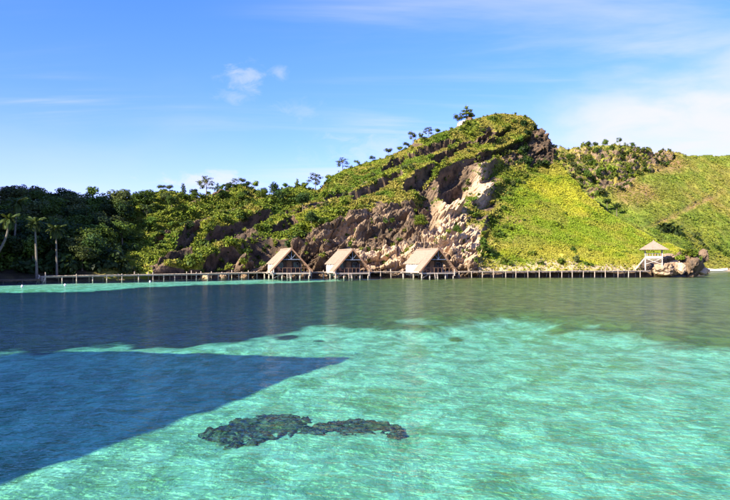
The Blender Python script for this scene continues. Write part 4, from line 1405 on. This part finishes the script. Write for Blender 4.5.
def make_lounge(mat):
    root = link('deck_chair', None)
    for s in (-1, 1):
        MB().beam((s * 0.3, -0.45, 0), (s * 0.3, 0.35, 0.62), 0.05, 0.06).build('side_frame', MATS['brown_wood'], root)
        MB().beam((s * 0.34, 0.45, 0), (s * 0.34, -0.3, 0.48), 0.05, 0.06).build('leg', MATS['brown_wood'], root)
    MB().add([(-0.27, -0.42, 0.34), (0.27, -0.42, 0.34), (0.27, 0.1, 0.27), (-0.27, 0.1, 0.27), (0.27, 0.62, 1.0), (-0.27, 0.62, 1.0),
              (-0.27, -0.42, 0.37), (0.27, -0.42, 0.37), (0.27, 0.1, 0.30), (-0.27, 0.1, 0.30), (0.27, 0.60, 1.02), (-0.27, 0.60, 1.02)],
             [(3, 2, 1, 0), (5, 4, 2, 3), (6, 7, 8, 9), (9, 8, 10, 11), (0, 1, 7, 6), (4, 5, 11, 10), (1, 2, 8, 7), (2, 4, 10, 8), (3, 0, 6, 9), (5, 3, 9, 11)]).build('sling', mat, root)
    return root


HUTS = [(288.5, 123.2, 0.36, 'thatched stilt hut nearest the forest, leftmost of the three in the water'),
        (348.5, 123.8, 0.40, 'thatched stilt hut in the middle of the three, before the ochre cliff'),
        (432.5, 124.2, 0.44, 'thatched stilt hut nearest the grass slope, rightmost of the three')]
hut0 = make_hut()
chair0 = make_lounge(MATS['terracotta'])
for q, (px, Y, rz, lab) in enumerate(HUTS):
    h_ = hut0 if q == 0 else copy_tree(hut0)
    h_.location = ((px - CX) / F * Y, Y, 0)
    h_.rotation_euler = (0, 0, rz)
    h_.scale = (1.0, 1.0, 1.0) if q != 1 else (0.95, 0.95, 0.98)
    tag(h_, lab, 'hut', 'stilt huts in the lagoon')
    c_ = chair0 if q == 0 else copy_tree(chair0)
    off = Matrix.Rotation(rz, 3, 'Z') @ Vector((-1.75, -0.9, 0))
    c_.location = (h_.location.x + off.x, Y + off.y, 0.98)
    c_.rotation_euler = (0, 0, rz + 0.3)
    tag(c_, ('orange-red deck chair on the porch of the leftmost hut', 'orange-red deck chair on the porch of the middle hut', 'orange-red deck chair on the porch of the rightmost hut')[q], 'chair', 'deck chairs on the porches')

# ------------------------------------------------------------------ the walkway along the shore
def walkway(name, pts, zt, width, spacing, label, mat, cat='walkway', post_above=0.0):
    root = link(name, None, None, None, (pts[0][0], pts[0][1], 0))
    tag(root, label, cat)
    o = np.array([pts[0][0], pts[0][1], 0.0])
    pts = [np.array([p[0], p[1], z]) - o for p, z in zip(pts, zt)]
    planks = MB()
    run = 0.0
    for a, b in zip(pts[:-1], pts[1:]):
        d = b - a
        L = np.linalg.norm(d[:2])
        u = d / L
        s = np.array([-u[1], u[0], 0]) * width / 2
        n = int(L / 0.24)
        for k in range(n):
            p0, p1 = a + d * (k / n), a + d * ((k + 0.88) / n)
            j1, j2 = random.uniform(-.04, .04), random.uniform(-0.012, 0.012)
            zz = np.array([0, 0, j2])
            ss = s * (1 + j1)
            planks.hexa([p0 - ss - (0, 0, 0.05) + zz, p1 - ss - (0, 0, 0.05) + zz, p1 + ss - (0, 0, 0.05) + zz, p0 + ss - (0, 0, 0.05) + zz,
                         p0 - ss + zz, p1 - ss + zz, p1 + ss + zz, p0 + ss + zz])
        for sd in (-0.8, 0.8):
            MB().beam(a + s * sd - (0, 0, 0.155), b + s * sd - (0, 0, 0.155), 0.09, 0.17).build('stringer', mat, root)
        m = max(1, int(round(L / spacing)))
        for k in range(m):
            c = a + d * ((k + random.uniform(-0.08, 0.08)) / m)
            for sd in (-0.92, 0.92):
                q = c + s * sd
                up = random.uniform(0.1, 0.5) * post_above if random.random() < 0.5 else -0.02
                lx, ly = random.uniform(-.06, .06), random.uniform(-.06, .06)
                MB().tube([(q[0] + lx, q[1] + ly, -1.15), (q[0], q[1], q[2] + up)], [0.085, 0.075], 7).build('post', mat, root)
            MB().beam(c - s * 1.0 - (0, 0, 0.29), c + s * 1.0 - (0, 0, 0.29), 0.09, 0.09).build('cross_beam', mat, root)
    pl = planks.build('planking', mat, root)
    pl['kind'] = 'stuff'
    return root


def xy(px, Y):
    return ((px - CX) / F * Y, Y)


walkway('walkway', [xy(a, b) for a, b in zip(WALK_PX, WALK_Y)],
        [0.80, 0.84, 0.88, 0.92, 0.98, 1.0, 1.05, 1.1, 1.15, 1.2], 2.1, 2.1, 'long wooden walkway on posts running along the whole shore', MATS['wood'], post_above=1.0)
walkway('low_jetty', [xy(-70, 92), xy(-20, 97.0), xy(38, 102.2)], [0.36, 0.36, 0.40], 2.2, 2.4, 'low dark jetty under the palms at the left edge', MATS['dark_wood'], 'jetty')
for sgn in range(3):        # bridges from the walkway to the huts
    px, Y, rz, _ = HUTS[sgn]
    c = Matrix.Rotation(rz, 3, 'Z') @ Vector((0.5, 5.2, 0))
    bx, by = (px - CX) / F * Y + c.x, Y + c.y
    MB().box(-0.6, 0.6, 0.15, max(0.5, 130.7 - by), -0.06, 0.0).build('gangway', MATS['wood'], None, loc=(bx, by, 0.97))
    tag(bpy.context.scene.objects[COL.objects[-1].name], ('short plank gangway behind the leftmost hut', 'short plank gangway behind the middle hut', 'short plank gangway behind the rightmost hut')[sgn], 'gangway', 'gangways to the huts')

# timber steps between low jetty and walkway
st = link('timber_steps', None, None, None, (*xy(42, 102.6), 0))
tag(st, 'small pale timber steps at the left end of the walkway', 'steps')
for k in range(4):
    MB().box(-0.45, 0.45, -0.75 + k * 0.22, -0.50 + k * 0.22, 0.12 + k * 0.2, 0.18 + k * 0.2).build('tread', MATS['pale_wood'], st)
for s in (-1, 1):
    MB().beam((s * 0.47, -0.85, -0.4), (s * 0.47, 0.35, 0.86), 0.06, 0.16).build('side_board', MATS['pale_wood'], st)
    MB().tube([(s * 0.47, 0.05, -0.6), (s * 0.47, 0.05, 1.35 if s > 0 else 1.0)], [0.07, 0.06], 7).build('post', MATS['pale_wood'], st)

# ------------------------------------------------------------------ the lookout hut on the rocks
def lookout():
    c = ray(653.5, 264, 134.5)
    root = link('lookout_hut', None, None, None, (c[0], c[1], c[2]))
    tag(root, 'small white lookout hut with pyramid thatch roof on the rocks', 'gazebo')
    root.rotation_euler = (0, 0, -0.36)
    hw, fl, ev, ap = 1.48, 1.12, 2.85, 4.45
    for x in (-hw, hw):
        for y in (-hw, hw):
            MB().box(x - 0.09, x + 0.09, y - 0.09, y + 0.09, -1.2, ev + 0.1).build('post', MATS['white_paint'], root)
    mb = MB()
    for k in range(12):
        mb.box(-hw - 0.2 + k * 0.28, -hw - 0.2 + k * 0.28 + 0.26, -hw - 0.2, hw + 0.2, fl - 0.08, fl)
    mb.build('floor_boards', MATS['white_paint'], root)
    # pyramid roof in four slopes with courses
    E = 2.55
    for k in range(4):
        mb = MB()
        rot = Matrix.Rotation(k * math.pi / 2, 3, 'Z')
        nc = 7
        for i in range(nc):
            u0, u1 = i / nc, (i + 1) / nc
            l0, l1 = 0.0, 0.05
            w0, w1 = E * u0 + 0.02, E * u1 + 0.03
            z0, z1 = ap - (ap - ev + 0.1) * u0 + l0, ap - (ap - ev + 0.1) * u1 + l1
            vs = [(-w0, -w0, z0 - 0.1), (w0, -w0, z0 - 0.1), (w1, -w1, z1 - 0.1), (-w1, -w1, z1 - 0.1), (-w0, -w0, z0), (w0, -w0, z0), (w1, -w1, z1), (-w1, -w1, z1)]
            mb.hexa([tuple(rot @ Vector(v)) for v in (vs[3], vs[2], vs[1], vs[0], vs[7], vs[6], vs[5], vs[4])])
        mb.build('roof_slope', MATS['thatch'], root)
    MB().tube([(0, 0, ap - 0.1), (0, 0, ap + 0.25)], [0.16, 0.04], 8).build('finial', MATS['thatch'], root)
    for k in range(4):
        rot = Matrix.Rotation(k * math.pi / 2, 3, 'Z')
        def B(nm, x0, x1, y0, y1, z0, z1, m, par=root):
            mb = MB().box(x0, x1, y0, y1, z0, z1)
            mb.v = [tuple(rot @ Vector(v)) for v in mb.v]
            return mb.build(nm, MATS[m], par)
        B('top_rail', -hw + 0.1, hw - 0.1, -hw - 0.04, -hw + 0.04, fl + 0.84, fl + 0.93, 'white_paint')
        B('lower_band', -hw + 0.1, hw - 0.1, -hw - 0.03, -hw + 0.03, fl + 0.005, fl + 0.40, 'white_paint')
        for q in range(6):
            x = -hw + 0.28 + q * 0.48
            B('baluster', x - 0.05, x + 0.05, -hw - 0.025, -hw + 0.025, fl + 0.403, fl + 0.837, 'terracotta' if q % 2 else 'white_paint')
        for sx in (-1, 1):
            mb = MB().beam((sx * (-hw + 0.12), -hw + 0.02 * sx, 0.0), (sx * (hw - 0.12), -hw + 0.02 * sx, fl - 0.12), 0.07, 0.10)
            mb.v = [tuple(rot @ Vector(v)) for v in mb.v]
            mb.build('cross_brace', MATS['white_paint'], root)
        B('floor_beam', -hw + 0.1, hw - 0.1, -hw - 0.06, -hw + 0.05, fl - 0.24, fl - 0.085, 'white_paint')
    # steps up from the walkway on the left
    stp = MB().beam((-hw - 1.75, -hw + 0.1, -0.95), (-hw - 0.15, -hw + 0.1, fl - 0.02), 0.07, 0.22).build('stair', MATS['white_paint'], root)
    MB().beam((-hw - 1.75, -hw + 1.0, -0.95), (-hw - 0.15, -hw + 1.0, fl - 0.02), 0.07, 0.22).build('side_board', MATS['white_paint'], stp)
    for k in range(8):
        t = (k + 0.5) / 8
        x, z = -hw - 1.75 + 1.6 * t, -0.95 + (fl + 0.93) * t
        MB().box(x - 0.13, x + 0.13, -hw + 0.137, -hw + 0.963, z + 0.02, z + 0.07).build('tread', MATS['white_paint'], stp)
    return root


lookout()

# ------------------------------------------------------------------ boat, floats
def boat():
    c = ray(716, 269.3, 198)
    root = link('boat', None, None, None, (c[0], c[1], 0.0))
    tag(root, 'long low white boat drawn up at the far right beach', 'boat')
    L, n = 6.6, 15
    rings = []
    for i in range(n):
        t = i / (n - 1) * 2 - 1
        w = 0.62 * (1 - abs(t) ** 2.6) + 0.03
        sh = 0.62 + 0.28 * abs(t) ** 2.2
        kz = -0.12 + 0.42 * abs(t) ** 3
        x = t * L / 2
        rings.append([(x, -w, sh), (x, -w * 0.75, kz + 0.18), (x, 0, kz), (x, w * 0.75, kz + 0.18), (x, w, sh),
                      (x, w - 0.05 * (w > 0.06), sh - 0.015), (x, w * 0.68, kz + 0.25), (x, 0, kz + 0.09), (x, -w * 0.68, kz + 0.25), (x, -w + 0.05 * (w > 0.06), sh - 0.015)])
    vs = [v for r_ in rings for v in r_]
    fs = [(i * 10 + k, i * 10 + (k + 1) % 10, (i + 1) * 10 + (k + 1) % 10, (i + 1) * 10 + k) for i in range(n - 1) for k in range(10)]
    MB().add(vs, fs).build('hull', MATS['float_white'], root)
    for x in (-1.7, 0.0, 1.7):
        MB().box(x - 0.13, x + 0.13, -0.47, 0.47, 0.46, 0.5).build('thwart', MATS['wood'], root)
    root.location.z = 0.12


boat()


def float_ball(px, py, label):
    Y = CAMZ * F / (py - HZ)
    mb = MB()
    nseg, nr = 10, 6
    prof = [(0.02, -0.16), (0.13, -0.12), (0.19, 0.0), (0.17, 0.1), (0.09, 0.19), (0.05, 0.22), (0.05, 0.3), (0.01, 0.3)]
    vs = [(r_ * math.cos(k * 2 * math.pi / nseg), r_ * math.sin(k * 2 * math.pi / nseg), z) for r_, z in prof for k in range(nseg)]
    fs = [(i * nseg + k, i * nseg + (k + 1) % nseg, (i + 1) * nseg + (k + 1) % nseg, (i + 1) * nseg + k) for i in range(len(prof) - 1) for k in range(nseg)]
    o = mb.add(vs, fs).build('buoy', MATS['float_white'], None, loc=((px - CX) / F * Y, Y, 0.0), scale=0.75)
    tag(o, label, 'buoy', 'white floats off the forest shore')


float_ball(22, 286.6, 'white float on the turquoise water, leftmost of the three')
float_ball(65, 285.3, 'white float on the turquoise water, middle of the three')
float_ball(150, 281.8, 'white float on the turquoise water, rightmost of the three')


# ------------------------------------------------------------------ coral on the sand
def coral_patch(cells, seed, label, step=0.055, name='coral_patch'):
    """a knobbly coral bank; cells are (px, py, rx, ry) lobes of its outline"""
    lob = []
    for (px, py, rx, ry) in cells:
        Y = (CAMZ + 0.85) * F / (py - HZ)
        lob.append(((px - CX) / F * Y, Y, rx / F * Y, ry / (py - HZ) * Y))
    lob = np.array(lob)
    x0, x1 = (lob[:, 0] - lob[:, 2]).min() - 0.6, (lob[:, 0] + lob[:, 2]).max() + 0.6
    y0, y1 = (lob[:, 1] - lob[:, 3]).min() - 0.6, (lob[:, 1] + lob[:, 3]).max() + 0.6
    gx, gy = np.arange(x0, x1, step), np.arange(y0, y1, step)
    X, Y = np.meshgrid(gx, gy)
    Pn = np.stack([X, Y, X * 0 + seed], -1)
    m = np.full(X.shape, -9.0)
    for (a, b, rx, ry) in lob:
        m = np.maximum(m, 1 - np.sqrt(((X - a) / rx) ** 2 + ((Y - b) / ry) ** 2))
    m0 = m
    m = m * 1.2 + 0.12 + 0.4 * fbm(Pn * 1.1, 4, 0.6, seed=seed) + 0.95 * fbm(Pn * np.array([3.0, 2.4, 1]), 4, 0.65, seed=seed + 7)
    hgt = -1.02 + sstep(m, -0.12, 0.5) * (0.10 + 0.08 * fbm(Pn * 2.3, 3, seed=seed + 3) + 0.09 * (1 - 2 * np.abs(fbm(Pn * 4.0, 4, 0.6, seed=seed + 4))))
    keep = (m > -0.10) & (m0 > -0.12)
    idx = np.arange(X.size).reshape(X.shape)
    f = np.stack([idx[:-1, :-1], idx[:-1, 1:], idx[1:, 1:], idx[1:, :-1]], -1)
    kf = keep[:-1, :-1] & keep[1:, 1:] & keep[:-1, 1:] & keep[1:, :-1]
    f = f[kf]
    used, inv = np.unique(f.ravel(), return_inverse=True)
    me = mesh_np(name, np.stack([X, Y, hgt], -1).reshape(-1, 3)[used], inv.reshape(-1, 4), False)
    return tag(link(name, me, MATS['coral']), label, 'coral')


coral_patch([(250, 427, 46, 16), (285, 424, 30, 12), (225, 430, 20, 9), (318, 427, 24, 7), (340, 426, 22, 8), (366, 425, 32, 9), (395, 431, 13, 6)], 12, 'large dark coral patch in the clear shallows near the camera')


# ------------------------------------------------------------------ unseen stilt house added off frame, shaped to cast the shadow on the shallows
def shadow_lodge():
    bed = -0.9
    tip = ray(350, 358, 1.0); tip = np.array([0, 0, CAMZ]) + (tip - np.array([0, 0, CAMZ])) * ((bed - CAMZ) / (tip[2] - CAMZ))
    near = ray(0, 480, 1.0); near = np.array([0, 0, CAMZ]) + (near - np.array([0, 0, CAMZ])) * ((bed - CAMZ) / (near[2] - CAMZ))
    RH, EH, HWD, HIP = 13.0, 8.5, 7.0, 8.5
    u = (tip - near)[:2]; u /= np.linalg.norm(u)
    rz = math.atan2(u[1], u[0]) - math.pi / 2
    end = tip + TO_SUN * ((EH - bed) / TO_SUN[2])           # the eave corner that throws the tip of the shadow
    right = np.array([u[1], -u[0]])
    end[:2] -= right * HWD
    root = link('shadow_lodge', None, None, None, (end[0], end[1], 0), rz)
    tag(root, 'unseen thatched stilt house added left of the camera to shade the shallows', 'shadow_lodge')
    Lg, NC, SK = 30.0, 12, 0.17                 # far end skewed to slant the edge of its shadow
    for s in (-1, 1):
        mb = MB()
        for c in range(NC):
            a, b = c / NC - (0.02 if c else 0), (c + 1) / NC
            za, zb = RH + (EH - RH) * a, RH + (EH - RH) * b + 0.06
            ya, yb = -HIP * (1 - a) + SK * (s * HWD * a - HWD), -HIP * (1 - b) + SK * (s * HWD * b - HWD)
            q = [(s * HWD * a, -Lg, za), (s * HWD * b, -Lg, zb), (s * HWD * b, yb, zb), (s * HWD * a, ya, za)]
            if s < 0: q = q[::-1]
            mb.hexa([(x, y, z - 0.14) for x, y, z in q] + q)
        mb.build('roof_slope', MATS['thatch'], root)
        for k in range(8):
            y = -2.9 - k * 3.7
            MB().tube([(s * 5.9, y, -1.1), (s * 5.9, y, EH + 0.4)], [0.16, 0.14], 8).build('post', MATS['wood'], root)
        for k in range(7):
            y = -2.9 - k * 3.7
            for z0, z1 in ((1.2, 4.9), (5.0, EH + 0.4)):
                MB().box(s * 5.9 - 0.05, s * 5.9 + 0.05, y - 3.5, y - 0.2, z0, z1).build('wall_panel', MATS['white_panel'], root)
    mb = MB()
    for c in range(NC):
        a, b = c / NC - (0.02 if c else 0), (c + 1) / NC
        za, zb = RH + (EH - RH) * a, RH + (EH - RH) * b + 0.06
        q = [(x, -HIP * (1 - v) + SK * (x - HWD), z) for x, v, z in ((HWD * a, a, za), (HWD * b, b, zb), (-HWD * b, b, zb), (-HWD * a, a, za))]
        mb.hexa([(x, y, z - 0.14) for x, y, z in q] + q)
    mb.build('roof_slope', MATS['thatch'], root)
    for k in range(4):
        x = -5.8 + k * 2.9
        for z0, z1 in ((1.2, 4.9), (5.0, EH + 0.3)):
            MB().box(x + 0.05, x + 2.85, -3.0, -2.9, z0, z1).build('wall_panel', MATS['white_panel'], root)
    fr_ = MB()                                # ragged thatch ends, added to roughen the shadow's edge
    for k in range(1500):
        s = random.choice((-1, 1))
        if random.random() < 0.7:
            x, y, z = s * HWD, random.uniform(-Lg, -1.2 * (1 - s)), EH
            d = Vector((s * 0.62, random.uniform(-.5, .5), -0.5)) * random.uniform(0.15, 0.95)
            wv = Vector((0, random.uniform(0.04, 0.16), 0))
        else:
            x, z = random.uniform(-HWD, HWD), EH
            y = SK * (x - HWD)
            d = Vector((random.uniform(-.4, .4), 0.7, -0.45)) * random.uniform(0.15, 0.95)
            wv = Vector((random.uniform(0.04, 0.16), 0, 0))
        p0 = Vector((x, y, z - 0.04)) - d * 0.15
        fr_.add([p0, p0 + wv, p0 + wv * 0.6 + d, p0 + wv * 0.3 + d], [(0, 1, 2, 3)])
    fr_.build('thatch_fringe', MATS['thatch'], root)
    MB().tube([(0, -HIP, RH + 0.05), (0, -Lg, RH + 0.05)], [0.16, 0.16], 8).build('ridge_cap', MATS['thatch'], root)
    mb = MB()
    for k in range(40):
        mb.box(-6.0 + k * 0.3, -6.0 + k * 0.3 + 0.28, -Lg + 1, -0.2, 1.08, 1.16)
    mb.build('deck_boards', MATS['wood'], root)


shadow_lodge()
print('triangles', sum(len(m.polygons) * 2 for m in bpy.data.meshes))
